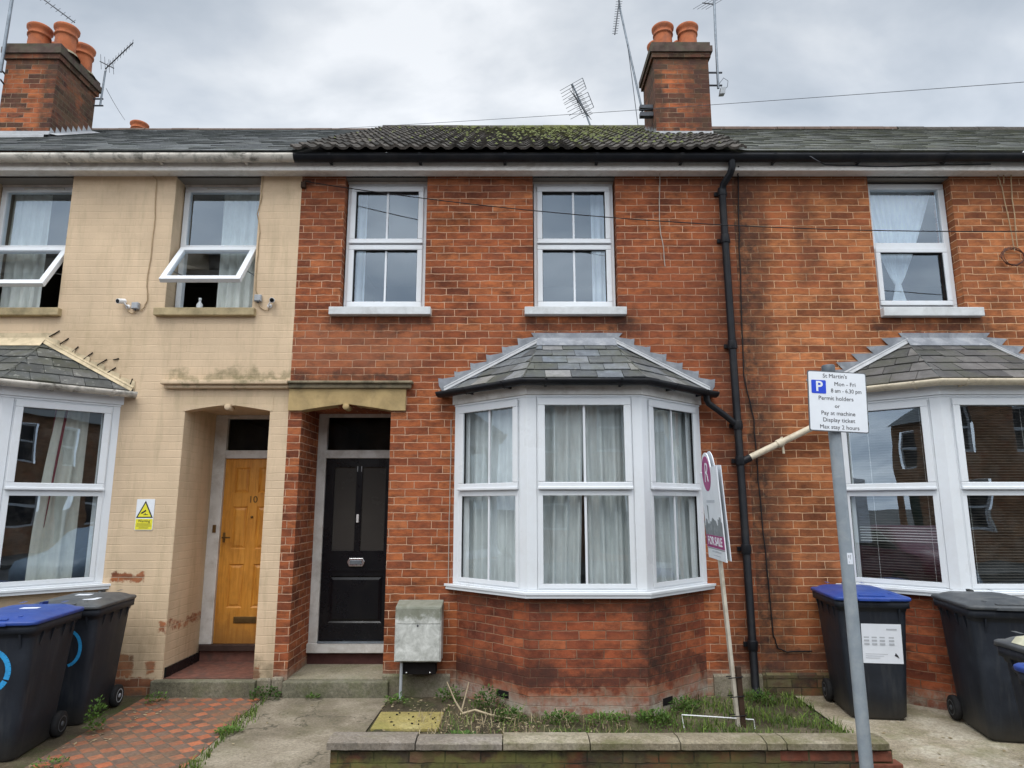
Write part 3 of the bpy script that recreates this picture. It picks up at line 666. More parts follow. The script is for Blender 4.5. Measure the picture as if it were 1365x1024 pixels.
# ---- roofs
TAN = .65; SL = math.sqrt(1 + TAN * TAN); RIDGE_Y = 4.0
def zr(Y): return 5.20 + (Y + .28) * TAN
def clip(poly, a, bb, c):
    """keeps the part of poly with a*x+b*y+c >= 0"""
    outp = []
    for i in range(len(poly)):
        p, q = poly[i], poly[(i + 1) % len(poly)]
        dp, dq = a * p[0] + bb * p[1] + c, a * q[0] + bb * q[1] + c
        if dp >= 0: outp.append(p)
        if (dp > 0) != (dq > 0) and abs(dp - dq) > 1e-9:
            k = dp / (dp - dq); outp.append((p[0] + (q[0] - p[0]) * k, p[1] + (q[1] - p[1]) * k))
    return outp
def slates(mb, P0, U, V, poly, rowh, wid, th=.006, jit=.5, gap=.004, seed=1):
    rnd = random.Random(seed); P0, U, V = Vector(P0), Vector(U).normalized(), Vector(V).normalized(); N = U.cross(V).normalized()
    if N.z < 0: N = -N
    mb.t = .2; mb.face([P0 + U * u + V * v for u, v in poly])
    us = [p[0] for p in poly]; vs = [p[1] for p in poly]; v = min(vs) - .001; row = 0
    area = sum(poly[i][0] * poly[(i + 1) % len(poly)][1] - poly[(i + 1) % len(poly)][0] * poly[i][1] for i in range(len(poly)))
    pg = poly if area > 0 else poly[::-1]
    while v < max(vs):
        rh = rowh * rnd.uniform(.96, 1.04); u = min(us) - (wid * .5 if row % 2 else 0) - rnd.uniform(0, .03)
        while u < max(us):
            ww = wid * rnd.uniform(.9, 1.1); dj = rnd.uniform(-1, 1) * .012 * jit; sk = rnd.uniform(-1, 1) * .006 * jit
            c = [(u + gap, v + dj), (u + ww - gap, v + dj + sk), (u + ww - gap, v + rh + .004), (u + gap, v + rh + .004)]
            for i in range(len(pg)):
                p, q = pg[i], pg[(i + 1) % len(pg)]
                a, bb = -(q[1] - p[1]), (q[0] - p[0]); c = clip(c, a, bb, -(a * p[0] + bb * p[1]))
                if len(c) < 3: break
            if len(c) >= 3:
                mb.t = rnd.random(); t0 = th * rnd.uniform(.8, 1.7)
                def hh(pv): return .0015 + t0 * max(0, min(1, 1 - (pv - v) / rh)) + th * .5
                topv = [P0 + U * p[0] + V * p[1] + N * hh(p[1]) for p in c]; mb.face(topv)
                for i in range(len(c)):
                    j = (i + 1) % len(c)
                    mb.face([P0 + U * c[i][0] + V * c[i][1] + N * .0005, P0 + U * c[j][0] + V * c[j][1] + N * .0005, topv[j], topv[i]])
            u += ww
        v += rh; row += 1
    mb.t = .5
SLOPE = (RIDGE_Y + .28) * SL
def main_slate(house, x0, x1, m, seed):
    b = MB(); slates(b, (x0, -.28, 5.2), (1, 0, 0), (0, 1, TAN), [(0, 0), (x1 - x0, 0), (x1 - x0, SLOPE), (0, SLOPE)], .205, .26, .007, 1, .004, seed)
    b.face([(x0, RIDGE_Y, zr(4)), (x1, RIDGE_Y, zr(4)), (x1, 8.3, 5.2), (x0, 8.3, 5.2)])
    b.face([(x0, 8.25, -.1), (x1, 8.25, -.1), (x1, 8.25, 5.2), (x0, 8.25, 5.2)])
    return b.build('roof', M[m], house)
rY = main_slate(H_Y, -8.9, PL - .02, 'slate_main', 3)
rR = main_slate(H_R, PR + .05, 8.9, 'slate_green', 5)
# concrete pantiles with a rolled profile, course over course
b = MB(); b.smooth = False
Vv = Vector((0, 1, TAN)).normalized(); Nn = Vector((0, -TAN, 1)).normalized(); rc = random.Random(4)
nc = 17; ch = SLOPE / nc
def prof(x):
    u = (x / .15) % 1.0
    return .020 * (math.sin(math.pi * min(u / .55, 1)) ** 1.2 if u < .55 else 0) + .004 * math.sin(u * 6.28)
for j in range(nc):
    xa, xb = PL - .03, PR + .06 + .11 * min(j, 7) * .5
    nx = int((xb - xa) / .01875); base = Vector((0, -.30, 5.215)); off = .0
    tl = {}
    v0, v1 = j * ch - .02, (j + 1) * ch + .03
    row0, row1, row2 = [], [], []
    for i in range(nx + 1):
        x = xa + (xb - xa) * i / nx; col = int((x - off) / .30)
        if col not in tl: tl[col] = (rc.uniform(-.003, .004), rc.uniform(-.005, .005))
        dz, dv = tl[col]; h = prof(x - off)
        row0.append(Vector((x, 0, 0)) + base + Vv * (v0 + dv) + Nn * (h + .022 + dz)); row1.append(Vector((x, 0, 0)) + base + Vv * v1 + Nn * (h * .95 + .003)); row2.append(Vector((x, 0, 0)) + base + Vv * (v0 + dv) + Nn * (h - .004 + dz * .2))
    for i in range(nx):
        col = int((xa + (xb - xa) * i / nx) / .30); b.t = random.Random(col * 31 + j).random()
        b.smooth = True; b.face([row0[i], row0[i + 1], row1[i + 1], row1[i]]); b.smooth = False
        b.face([row2[i], row2[i + 1], row0[i + 1], row0[i]])
b.t = .5
b.face([(PL, -.27, 5.19), (PR, -.27, 5.19), (PR, 4, zr(4) - .012), (PL, 4, zr(4) - .012)]); b.face([(PL, 4, zr(4)), (PR + .4, 4, zr(4)), (PR + .4, 8.3, 5.2), (PL, 8.3, 5.2)])
rC = b.build('roof', M['pantile'], H_C)
def ridge(roof, x0, x1, m, r=.11, z=0., seg=.45, bed=None):
    b = MB(); x = x0
    while x < x1 - .01:
        xe = min(x + seg, x1); n = 8; rr = r * random.uniform(.97, 1.03)
        P = [(xx, RIDGE_Y + math.cos(math.pi * k / n) * rr * 1.1, zr(4) + z - .05 + math.sin(math.pi * k / n) * rr) for xx in (x, xe - .006) for k in range(n + 1)]
        b.smooth = True; b.faces(P, [(i, i + 1, i + n + 2, i + n + 1) for i in range(n)]); b.smooth = False
        b.face([P[k] for k in range(n + 1)]); x = xe
    return b.build('ridge_tiles', m, roof)
ridge(rY, -8.9, PL - .02, POTR, .08, -.01); ridge(rC, PL, PR + .4, M['pantile'], .12, .0); ridge(rR, PR + .4, 6.5, POTR, .09, .01); ridge(rR, 6.5, 8.9, M['pantile'], .12, -.03)
# cushions of moss on the tiled roof
b = MB(); rm = random.Random(9); b.smooth = True
for k in range(600):
    x = rm.gauss(.75, 1.1); v = SLOPE * (1 - rm.random() ** 1.5 * .95)
    if not (PL + .05 < x < PR): continue
    p = Vector((x, -.30, 5.215)) + Vv * v + Nn * (.03 + prof(x) * .6); s = rm.uniform(.008, .026)
    n = 6; P = [tuple(p + Nn * s * .8)] + [tuple(p + Vector((math.cos(6.283 * i / n) * s * rm.uniform(.7, 1.3), 0, 0)) + Vv * math.sin(6.283 * i / n) * s * rm.uniform(.7, 1.3)) for i in range(n)]
    b.faces(P, [(0, 1 + i, 1 + (i + 1) % n) for i in range(n)])
mo = b.build('moss', MOSSM, rC); mo['kind'] = 'stuff'

# ---- upstairs windows
def bars(b, u0, u1, v0, v1, w, y0, y1, wb=None, wt=None):
    wb = w if wb is None else wb; wt = w if wt is None else wt
    b.box(u0, u1, y0, y1, v0, v0 + wb); b.box(u0, u1, y0, y1, v1 - wt, v1); b.box(u0, u0 + w, y0, y1, v0 + wb, v1 - wt); b.box(u1 - w, u1, y0, y1, v0 + wb, v1 - wt)
def pvc(house, T, W, z0, z1, zt, fw=.045, sw=.045, bar=True, up=True, lo=True, tw=.03, glass=None, name='window', mat=None, open_lo=None, bb=None):
    """frame in the facet's own frame T (u, depth, z); a transom at zt; a sash above and below; panes and thin glazing bars"""
    mat = mat or PVC; glass = glass or GLASSU
    b = MB(); b.M = T; bars(b, 0, W, z0, z1, fw, 0, .07); b.box(fw, W - fw, .0, .07, zt - tw / 2, zt + tw / 2)
    f = b.build(name, mat, house, bevel=.004)
    regs = [(zt + tw / 2, z1 - fw, up), (z0 + (bb or fw), zt - tw / 2, lo)]
    for k, (a, c, sash) in enumerate(regs):
        u0, u1 = fw, W - fw; yy = .022
        if k == 1 and open_lo: 
            continue
        if sash:
            b = MB(); b.M = T; bars(b, u0 - .012, u1 + .012, a - .010, c + .008, sw + .010, -.020, -.0005); 
            b.box(u0 - .014, u1 + .014, -.034, -.0205, a - .012, a + .012) if k == 0 else None
            b.build('sash', mat, f, bevel=.006)
            gu0, gu1, ga, gc = u0 + sw - .004, u1 - sw + .004, a + sw - .004, c - sw + .004
            b = MB(); b.M = T; bars(b, gu0 - .006, gu1 + .006, ga - .006, gc + .006, .012, .0, .03); b.build('bead', RUBBER, f)
        else:
            gu0, gu1, ga, gc = u0, u1, a, c
        b = MB(); b.M = T; b.face([(gu0, yy + .006, ga), (gu1, yy + .006, ga), (gu1, yy + .006, gc), (gu0, yy + .006, gc)]); b.build('pane', glass, f)
        if bar:
            b = MB(); b.M = T; m_ = (gu0 + gu1) / 2; b.box(m_ - .010, m_ + .010, yy - .008, yy + .004, ga, gc); b.build('glazing_bar', PVC2, f)
    return f
def TT(x, y, rz=0): return Matrix.Translation((x, y, 0)) @ Matrix.Rotation(rz, 4, 'Z')
for key in ('C1', 'C2'):
    x0, x1 = UW[key]; f = pvc(H_C, TT(x0 + .012, .10), x1 - x0 - .024, 3.652, 5.035, 4.36)
    b = MB(); b.box(x0 + .004, x1 - .004, .105, .14, 5.037, 5.069); b.build('head_board', FASC, f)
    b = MB(); b.box(x0 - .09, x1 + .07, -.07, .16, 3.565, 3.645); b.build('sill', SILLW, f, bevel=.006)
x0, x1 = UW['R1']; f = pvc(H_R, TT(x0 + .012, .10), x1 - x0 - .02, 3.652, 5.035, 4.345, fw=.06, up=False, lo=True, bar=False, tw=.07, sw=.04)
b = MB(); b.box(x0 - .0, x1 + .14, -.07, .16, 3.55, 3.64); b.build('sill', SILLW, f, bevel=.006)
def open_win(house, x0, x1, drop):
    T = TT(x0 + .012, .17); W = x1 - x0 - .024
    f = pvc(house, T, W, 3.652, 5.035, 4.36, fw=.055, up=False, lo=False, bar=False, tw=.045, open_lo=True, mat=PVC)
    b = MB(); b.M = T; b.box(.06, W - .06, .012, .016, 3.707, 3.709)
    b.build('frame_rail', PVC, f)
    # trickle vent on the head
    b = MB(); b.M = T; b.box(W * .28, W * .78, -.012, -.001, 5.0, 5.022); b.build('trickle_vent', PAINTW, f, bevel=.002)
    b = MB(); b.box(x0 + .004, x1 - .004, .172, .2, 5.037, 5.069); b.build('head_board', FASC, f)
    # top-hung sash tilted out
    SH = .60; ang = drop
    S = T @ Matrix.Translation((0, -.03, 4.335)) @ Matrix.Rotation(-ang, 4, 'X')
    b = MB(); b.M = S; bars(b, .03, W - .03, -SH, 0, .058, -.02, .03); s = b.build('open_sash', PVC2, f, bevel=.006)
    b = MB(); b.M = S; b.face([(.085, .006, -SH + .055), (W - .085, .006, -SH + .055), (W - .085, .006, -.055), (.085, .006, -.055)]); b.build('pane', GLASSU, f)
    b = MB()
    for u in (.05, W - .05): b.cut(); b.tube([T @ Vector((u, .01, 4.05)), S @ Vector((u, .03, -SH * .62))], .006, 5)
    b.build_each('stay', METAL, f)
    b = MB(); b.box(x0 - .08, x1 + .045, -.06, .22, 3.56, 3.64); b.build('sill', SILLC, f, bevel=.008)
    return f
open_win(H_Y, *UW['Y1'], R(38)); open_win(H_Y, *UW['Y0'], R(33))

# ---- bays
def facets(cx, half=.505, wall=1.19, dep=.63):
    A = Vector((cx - wall, 0, 0)); B = Vector((cx - half, -dep, 0)); C = Vector((cx + half, -dep, 0)); D = Vector((cx + wall, 0, 0))
    return [(A, B), (B, C), (C, D)]
def offset_path(cx, o, half=.505, wall=1.19, dep=.63, ends=0.0):
    """plan polyline of the bay pushed out by o"""
    th = math.atan2(dep, wall - half); k = o * math.tan(th / 2); e = o / math.sin(th)
    return [(cx - wall - e, ends), (cx - half - k, -dep - o), (cx + half + k, -dep - o), (cx + wall + e, ends)]
def ribbon(b, p_out, p_in, z0, z1):
    b.extrude([*p_out, *p_in[::-1]], z0, z1)
def bay(house, cx, fm, gm, sm, rm, flash, flash_kind, bar=True, base='brick_bay', glass=None, seed=1, fascm=None):
    # brick base
    b = MB(); p = offset_path(cx, -.03)
    for i in range(3):
        b.face([(*p[i], -.1), (*p[i + 1], -.1), (*p[i + 1], .95), (*p[i], .95)])
    b.face([(*p[0], .95), (*p[1], .95), (*p[2], .95), (*p[3], .95)])
    bw = b.build('bay_wall', M[base], house)
    # window frame: posts, head and cill as one joined frame
    b = MB(); o, n = offset_path(cx, 0), offset_path(cx, -.075)
    ribbon(b, o, n, .985, 1.0)
    ribbon(b, offset_path(cx, .004), n, 2.645, 2.665)
    for q in (1, 2):
        a, c = Vector(o[q]), Vector(n[q]); s = 1 if q == 2 else -1; th = math.atan2(.63, .685)
        d1 = Vector((-s, 0)) ; d2 = Vector((s * math.cos(th), math.sin(th)))
        pl = [a + d1 * .085, a, a + d2 * .085, c + d2 * .06, c, c + d1 * .06]
        if s == -1: pl = pl[::-1]
        b.extrude([tuple(v) for v in pl], 1.0, 2.645)
    for q, s in ((0, 1), (3, -1)):
        th = math.atan2(.63, .685); d = Vector((s * math.cos(th), -math.sin(th))); a, c = Vector(o[q]), Vector(n[q])
        pl = [a, a + d * .06, c + d * .06, c]
        if s == -1: pl = pl[::-1]
        b.extrude([tuple(v) for v in pl], 1.0, 2.645)
    fr = b.build('bay_window', fm, house, bevel=.004)
    for i, (A, B) in enumerate(facets(cx)):
        d = (B - A); L = d.length; ang = math.atan2(d.y, d.x); m0 = .065 if i == 0 else .087; m1 = .065 if i == 2 else .087
        T = Matrix.Translation(A) @ Matrix.Rotation(ang, 4, 'Z') @ Matrix.Translation((m0, .004, 0)); W = L - m0 - m1
        b = MB(); b.M = T; zt = 1.835
        bars(b, 0, W, 1.0, 2.645, .022, 0, .06); b.box(.022, W - .022, 0, .06, zt - .02, zt + .015)
        g = b.build('window', fm, house, bevel=.003)
        for (a, c, sash, wd) in ((zt + .015, 2.623, True, .05), (1.022, zt - .02, False, .028)):
            b = MB(); b.M = T; bars(b, .010, W - .010, a - .012, c + .01, wd + .012, -.022 if sash else -.006, -.0005); 
            if sash: b.box(.006, W - .006, -.036, -.0225, a - .014, a + .012)
            b.build('sash', fm, g, bevel=.006)
            u0, u1, v0, v1 = .022 + wd - .01, W - .022 - wd + .01, a + wd - .01, c - wd + .01
            b = MB(); b.M = T; bars(b, u0 - .004, u1 + .004, v0 - .004, v1 + .004, .011, .0, .02); b.build('bead', RUBBER, g)
            b = MB(); b.M = T; b.face([(u0, .024, v0), (u1, .024, v0), (u1, .024, v1), (u0, .024, v1)]); b.build('pane', glass or GLASS, g)
            if bar:
                b = MB(); b.M = T; mm = (u0 + u1) / 2; b.box(mm - .010, mm + .010, .010, .022, v0, v1); b.build('glazing_bar', PVC2, g)
    b = MB(); ribbon(b, offset_path(cx, .055), offset_path(cx, -.08), .962, .9845); b.build('sill', fm, fr, bevel=.003)
    b = MB(); ribbon(b, offset_path(cx, .045), offset_path(cx, .0), .935, .9615); b.build('sill_nosing', fm, fr, bevel=.003)
    # fascia board under the eaves
    b = MB(); ribbon(b, offset_path(cx, .018), offset_path(cx, -.075), 2.6655, 2.765); b.build('fascia', fascm or PAINTW, fr, bevel=.003)
    # ceiling of the bay
    b = MB(); q = offset_path(cx, -.01); b.face([(*v, 2.72) for v in q]); b.build('bay_ceiling', PAINTW, fr)
    # gutter
    b = MB(); gp = offset_path(cx, .105, ends=-.03); r = .054
    path = [Vector((x, y, 2.785)) for x, y in gp]
    # half-round section swept along the plan
    sec = [(math.cos(math.pi + math.pi * k / 8) * r, math.sin(math.pi + math.pi * k / 8) * r) for k in range(9)]
    sec = sec + [(x * .86, y * .86) for x, y in sec[::-1]]
    rings = []
    for i, p_ in enumerate(path):
        if i == 0: dd = (path[1] - p_).normalized()
        elif i == 3: dd = (p_ - path[2]).normalized()
        else: dd = ((p_ - path[i - 1]).normalized() + (path[i + 1] - p_).normalized()).normalized()
        nn_ = Vector((dd.y, -dd.x, 0)); kk = 1 if i in (0, 3) else 1.08
        rings.append([p_ + nn_ * sx * kk + Vector((0, 0, sz)) for sx, sz in sec])
    q = len(sec); b.smooth = True
    b.faces([v for rg in rings for v in rg], [(i * q + j, i * q + (j + 1) % q, (i + 1) * q + (j + 1) % q, (i + 1) * q + j) for i in range(3) for j in range(q)]); b.smooth = False
    b.face(rings[0]); b.face(rings[-1][::-1])
    gt = b.build('bay_gutter', gm, house)
    b = MB()
    for i in range(3):
        for k in ((.35, .8) if i != 1 else (.18, .78)):
            p_ = path[i].lerp(path[i + 1], k); dd = (path[i + 1] - path[i]).normalized(); nn_ = Vector((dd.y, -dd.x, 0))
            b.cut()
            for e in (0,):
                pts = [p_ + nn_ * sx * 1.08 + Vector((0, 0, sz * 1.12)) for sx, sz in sec[:9]]
                b.faces(pts + [v + dd * .022 for v in pts], [(j, j + 1, j + 10, j + 9) for j in range(8)])
                w0 = p_ - nn_ * .08; b.faces([w0 + Vector((0, 0, -.055)), w0 + dd * .02 + Vector((0, 0, -.055)), p_ - nn_ * .02 + dd * .02 + Vector((0, 0, -.05)), p_ - nn_ * .02 + Vector((0, 0, -.05)), w0 + Vector((0, 0, -.02)), w0 + dd * .02 + Vector((0, 0, -.02))], [(0, 1, 2, 3), (0, 3, 4), (1, 5, 2), (4, 5, 2, 3)])
    b.build_each('gutter_bracket', gm, gt)
    # roof: three slated slopes
    th = .365; zt_, ze = 3.29, 2.80; ep = offset_path(cx, .075); T0, T1 = Vector((cx - th, -.0, zt_)), Vector((cx + th, -.0, zt_))
    E = [Vector((x, y, ze)) for x, y in ep]
    b = MB()
    def facet(pts, sd):
        P0, U = pts[0], (pts[1] - pts[0]).normalized(); N = (pts[1] - pts[0]).cross(pts[-1] - pts[0]).normalized(); V = N.cross(U).normalized()
        if V.z < 0: V = -V
        poly = [((p_ - P0).dot(U), (p_ - P0).dot(V)) for p_ in pts]
        slates(b, P0, U, V, poly, .165, .215, .008, 1.2, .003, sd)
    facet([E[0], E[1], T0], seed + 1); facet([E[1], E[2], T1, T0], seed + 2); facet([E[2], E[3], T1], seed + 3)
    rf = b.build('bay_roof', M[rm], house)
    # hip joints: a thin dark mitre line with a lead soaker
    b = MB()
    for a, c in ((E[1], T0), (E[2], T1)): b.cut(); b.tube([a + Vector((0, 0, .009)), c + Vector((0, 0, .009))], .008, 5)
    b.build_each('hip_joint', M['slate_dark'], rf)
    # flashing against the wall
    b = MB(); fy = -.006
    b.prism([(T0.x - .01, zt_ + .0), (T1.x + .01, zt_ + .0), (T1.x + .10, zt_ + .10), (T0.x - .08, zt_ + .10)], fy - .004, -.001)
    b.faces([(T0.x - .02, -.01, zt_ + .05), (T1.x + .02, -.01, zt_ + .05), (T1.x + .03, -.10, zt_ - .045), (T0.x - .03, -.10, zt_ - .045), (T1.x + .03, -.10, zt_ - .05), (T0.x - .03, -.10, zt_ - .05)], [(0, 1, 2, 3), (3, 2, 4, 5)])
    b.build('lead_apron', flash if flash_kind != 'painted' else RENDF, rf)
    b = MB()
    for s, T_, E_ in ((-1, T0, E[0]), (1, T1, E[3])):
        n = 6; b.cut()
        for k in range(n):
            t0, t1 = k / n, (k + 1) / n
            a = Vector((T_.x + (E_.x - T_.x) * t0, 0, zt_ + (ze - zt_) * t0)); c = Vector((T_.x + (E_.x - T_.x) * t1, 0, zt_ + (ze - zt_) * t1))
            yy = -.004 - .0015 * (n - k); rj = random.Random(seed * 10 + k + (s > 0) * 50); j = rj.uniform(-.008, .008)
            if flash_kind == 'step':
                pl = [(a.x, a.z - .03), (c.x, c.z - .03), (c.x + s * .052, c.z + .05 + j), (c.x + s * .060, c.z + .125 + j), (c.x + s * .02, c.z + .118 + j), (a.x + s * .05, c.z + .140 + j), (a.x + s * .02, c.z + .134), (a.x, a.z + .02)]
            elif flash_kind == 'teeth':
                pl = [(a.x, a.z - .03), (c.x, c.z - .03), (c.x + s * .02, c.z + .035), (c.x + s * .105, c.z + .125 + j), (a.x + s * .03, a.z + .055), (a.x, a.z)]
            else:
                pl = [(a.x, a.z - .03), (c.x, c.z - .03), (c.x + s * .01, c.z + .03), (c.x + s * .005, c.z + .095 + j), (a.x + s * .02, a.z + .065), (a.x, a.z)]
            if s > 0: pass
            else: pl = pl[::-1]
            b.prism(pl, yy - .003, yy)
    b.build_each('stepped_flashing', flash, rf)
    b = MB()
    for T_, E_ in ((T0, E[0]), (T1, E[3])):
        b.cut()
        b.tube([T_ + Vector((0, -.018, .035)), E_ + Vector((0, -.022, .03))], .012, 6)
        d = (E_ - T_)
        b.faces([T_ + Vector((0, -.012, .05)), E_ + Vector((0, -.012, .05)), E_ + Vector((0, -.05, -.005)), T_ + Vector((0, -.055, -.003))], [(0, 1, 2, 3)])
    b.build_each('lead_roll', LEADL if flash_kind != 'painted' else RENDF, rf)
    return fr
bay(H_C, BAY['C'], PVC, BLACKP, None, 'slate', LEAD, 'step', seed=1)
bay(H_R, BAY['R'], PVC, CREAMP, None, 'slate_right', LEAD, 'teeth', bar=False, seed=5, base='brick_bay', fascm=PVC, glass=GLASSR)
bay(H_Y, BAY['Y'], PVC, GUTW, None, 'slate_dark', RENDF, 'painted', bar=False, seed=9, base='brick_paint', fascm=PVC, glass=GLASSR)
# slashes cut in the painted flashing beside the cream house's bay roof
b = MB()
for (xa, ya, xb, yb) in ((65, 449, 79, 441), (79, 459, 91, 451), (96, 469, 104, 462), (111, 479, 123, 470), (129, 487, 142, 479), (141, 498, 154, 490), (170, 521, 176, 505), (150, 480, 158, 478)):
    b.cut(); b.tube([at(xa, ya, -.012), at(xb, yb, -.006)], .006, 4)
b.build_each('flashing_slot', DARK, H_Y)

# ---- string courses, lintels
b = MB(); b.box(-3.42, PL - .001, -.085, .0, 2.86, 2.905); b.box(-3.40, PL - .001, -.05, .0, 2.825, 2.8595); b.build('string_course', M['brick_paint'], H_Y, bevel=.012)
b = MB(); b.box(PL + .001, -.965, -.09, .0, 2.868, 2.895); b.box(PL + .001, -.985, -.06, .0, 2.825, 2.8675); b.build('string_course', STONED, H_C, bevel=.010)
def arch(x0, x1, zc, zs, top, xa, xb):
    m = (x0 + x1) / 2; pts = [(xa, zs), (x0, zs)]
    for k in range(1, 8): u = k / 8; pts.append((x0 + (m - x0) * u - .0, zs + (zc - zs) * u ** .85))
    pts += [(m - .03, zc), (m - .025, zc - .03), (m + .025, zc - .03), (m + .03, zc)]
    for k in range(7, 0, -1): u = k / 8; pts.append((x1 - (x1 - m) * u, zs + (zc - zs) * u ** .85))
    pts += [(x1, zs), (xb, zs), (xb, top), (xa, top)]
    return pts
b = MB(); b.prism(arch(-2.05, -1.18, 2.672, 2.607, 2.824, PL + .002, -1.035), -.03, .12); b.build('lintel', STONE, H_C, bevel=.004)
b = MB(); b.prism(arch(-3.19, -2.36, 2.672, 2.607, 2.75, -3.21, -2.335), -.004, .12); b.build('lintel', M['brick_paint'], H_Y)
for h, x in ((H_C, -1.615), (H_Y, -2.775)):
    b = MB(); b.lathe(x, 2.645, [(.0, -.045 if h is H_C else -.02), (.026, -.045 if h is H_C else -.02), (.03, -.04 if h is H_C else -.014), (.03, .1)], 14, 'Y'); b.build('boss', STONE if h is H_C else M['brick_paint'], h)

# ---- steps and porches
b = MB(); b.box(PL + .11, -1.115, -.075, .02, -.05, .138); b.build('door_step', M['step'], H_C, bevel=.012)
b = MB(); b.box(-2.05, -1.18, .021, .62, .0, .141); b.build('porch_floor', M['steptop'], H_C)
b = MB(); b.box(-3.26, -2.315, -.075, .02, -.05, .142); b.build('door_step', M['step'], H_Y, bevel=.012)
b = MB(); b.box(-3.19, -2.36, .021, .72, .0, .146); b.build('porch_floor', TILEB, H_Y)
b = MB(); b.box(-3.1899, -3.172, .03, .70, .1465, .235); b.build('skirting', BLACKD, H_Y, bevel=.004)
b = MB(); b.box(-2.312, PL - .002, -.055, -.001, -.05, .16); b.build('pier_foot', M['plinth'], H_Y, bevel=.02)
b = MB(); b.box(PL + .002, PL + .108, -.05, -.001, -.05, .17); b.build('pier_foot', M['plinth'], H_C, bevel=.02)

# ---- doors
def panel(b, x0, x1, z0, z1, y, d=.012, w=.03, raised=True):
    """moulded recess with a raised field"""
    P = [(x0, y, z0), (x1, y, z0), (x1, y, z1), (x0, y, z1), (x0 + w * .5, y + d, z0 + w * .5), (x1 - w * .5, y + d, z0 + w * .5), (x1 - w * .5, y + d, z1 - w * .5), (x0 + w * .5, y + d, z1 - w * .5)]
    b.faces(P, [(0, 1, 5, 4), (1, 2, 6, 5), (2, 3, 7, 6), (3, 0, 4, 7)])
    if raised:
        k = w * 1.3; Q = P[4:] + [(x0 + k, y + d * .25, z0 + k), (x1 - k, y + d * .25, z0 + k), (x1 - k, y + d * .25, z1 - k), (x0 + k, y + d * .25, z1 - k)]
        b.faces(Q, [(0, 1, 5, 4), (1, 2, 6, 5), (2, 3, 7, 6), (3, 0, 4, 7), (4, 5, 6, 7)])
    else: b.faces(P[4:], [(0, 1, 2, 3)])
def door_leaf(x0, x1, z0, z1, y, panels, openings=()):
    b = MB(); wall_front(b, x0, x1, z0, z1, [(*p, 0) for p in panels] + [(*o, .02) for o in openings], Y=y)
    for p in panels: panel(b, *p, y)
    b.box(x0, x1, y + .021, y + .045, z0, z1) if not openings else None
    return b
# black door
yb = .625
b = MB(); b.box(-2.05, -1.957, .60, .68, .345, 2.66); b.box(-1.24, -1.18, .60, .68, .345, 2.66); b.box(-1.957, -1.24, .60, .68, 2.19, 2.275); b.box(-1.957, -1.24, .60, .68, 2.625, 2.66); b.box(-2.05, -1.18, .55, .70, .255, .345)
fr = b.build('door_frame', PAINTW, H_C, bevel=.004)
b = MB(); b.face([(-1.957, .65, 2.275), (-1.24, .65, 2.275), (-1.24, .65, 2.625), (-1.957, .65, 2.625)]); b.build('fanlight', GLASSD, fr)
b = MB(); b.box(-2.05, -1.18, .60, .64, .1415, .2545); b.build('riser', simple('dark_red_riser', (.07, .022, .018), .8, .3, 8, .2), fr)
b = MB(); b.box(-1.94, -1.25, .545, .5495, .346, .352); b.box(-1.95, -1.245, .555, .60, .3455, .36); b.build('threshold', METAL, fr, bevel=.003)
gl = [(-1.865, -1.632, 1.24, 2.10), (-1.572, -1.325, 1.24, 2.10)]
b = door_leaf(-1.956, -1.241, .361, 2.189, yb, [(-1.87, -1.325, .53, .99)], gl); b.box(-1.90, -1.30, yb - .008, yb - .0005, 1.035, 1.06)
dr = b.build('door', BLACKD, H_C)
for g in gl:
    b = MB(); b.face([(g[0], yb + .019, g[2]), (g[1], yb + .019, g[2]), (g[1], yb + .019, g[3]), (g[0], yb + .019, g[3])]); b.build('glass_panel', simple('obscured_dark_glass', (.055, .052, .048), .2, .15, 2.5, .15, 90), dr)
b = MB(); o = []
for k in range(8):
    pass
b.prism([(-1.69, 1.12), (-1.672, 1.085), (-1.53, 1.085), (-1.512, 1.12), (-1.512, 1.135), (-1.53, 1.168), (-1.672, 1.168), (-1.69, 1.135)], yb - .02, yb - .001)
lb = b.build('letterbox', CHROME, dr, bevel=.005)
b = MB(); b.box(-1.66, -1.54, yb - .026, yb - .0205, 1.105, 1.148); b.build('flap', METAL, lb, bevel=.003)
b = MB(); b.box(-1.616, -1.590, yb - .02, yb - .001, 1.525, 1.61); b.build('doorbell', SKIN_W, dr, bevel=.006)
text_part('11', .085, 'door_number', GREYB, dr, Vector((-1.603, yb - .004, 2.075)) - ORG[dr.name], thick=.002)
# varnished pine door, six panels
yd = .735
b = MB(); b.box(-3.19, -3.062, .70, .79, .31, 2.66); b.box(-2.43, -2.36, .70, .79, .31, 2.66); b.box(-3.062, -2.43, .70, .79, 2.195, 2.28); b.box(-3.062, -2.43, .70, .79, 2.62, 2.66)
fr = b.build('door_frame', PAINTW, H_Y, bevel=.004)
b = MB(); b.face([(-3.062, .75, 2.28), (-2.43, .75, 2.28), (-2.43, .75, 2.62), (-3.062, .75, 2.62)]); b.build('fanlight', GLASSD, fr)
b = MB(); b.box(-3.17, -2.362, .66, .78, .25, .3095); b.build('threshold', simple('dark_threshold', (.05, .03, .025), .6, .3, 9, .1), fr, bevel=.005)
b = MB(); b.box(-3.17, -2.362, .70, .74, .147, .2495); b.build('riser', TILEB, fr)
b = door_leaf(-3.061, -2.431, .311, 2.194, yd, [(-2.955, -2.795, 1.83, 2.10), (-2.70, -2.54, 1.83, 2.10), (-2.955, -2.795, 1.25, 1.69), (-2.70, -2.54, 1.25, 1.69), (-2.955, -2.795, .66, 1.10), (-2.70, -2.54, .66, 1.10)])
dr = b.build('door', M['pine'], H_Y)
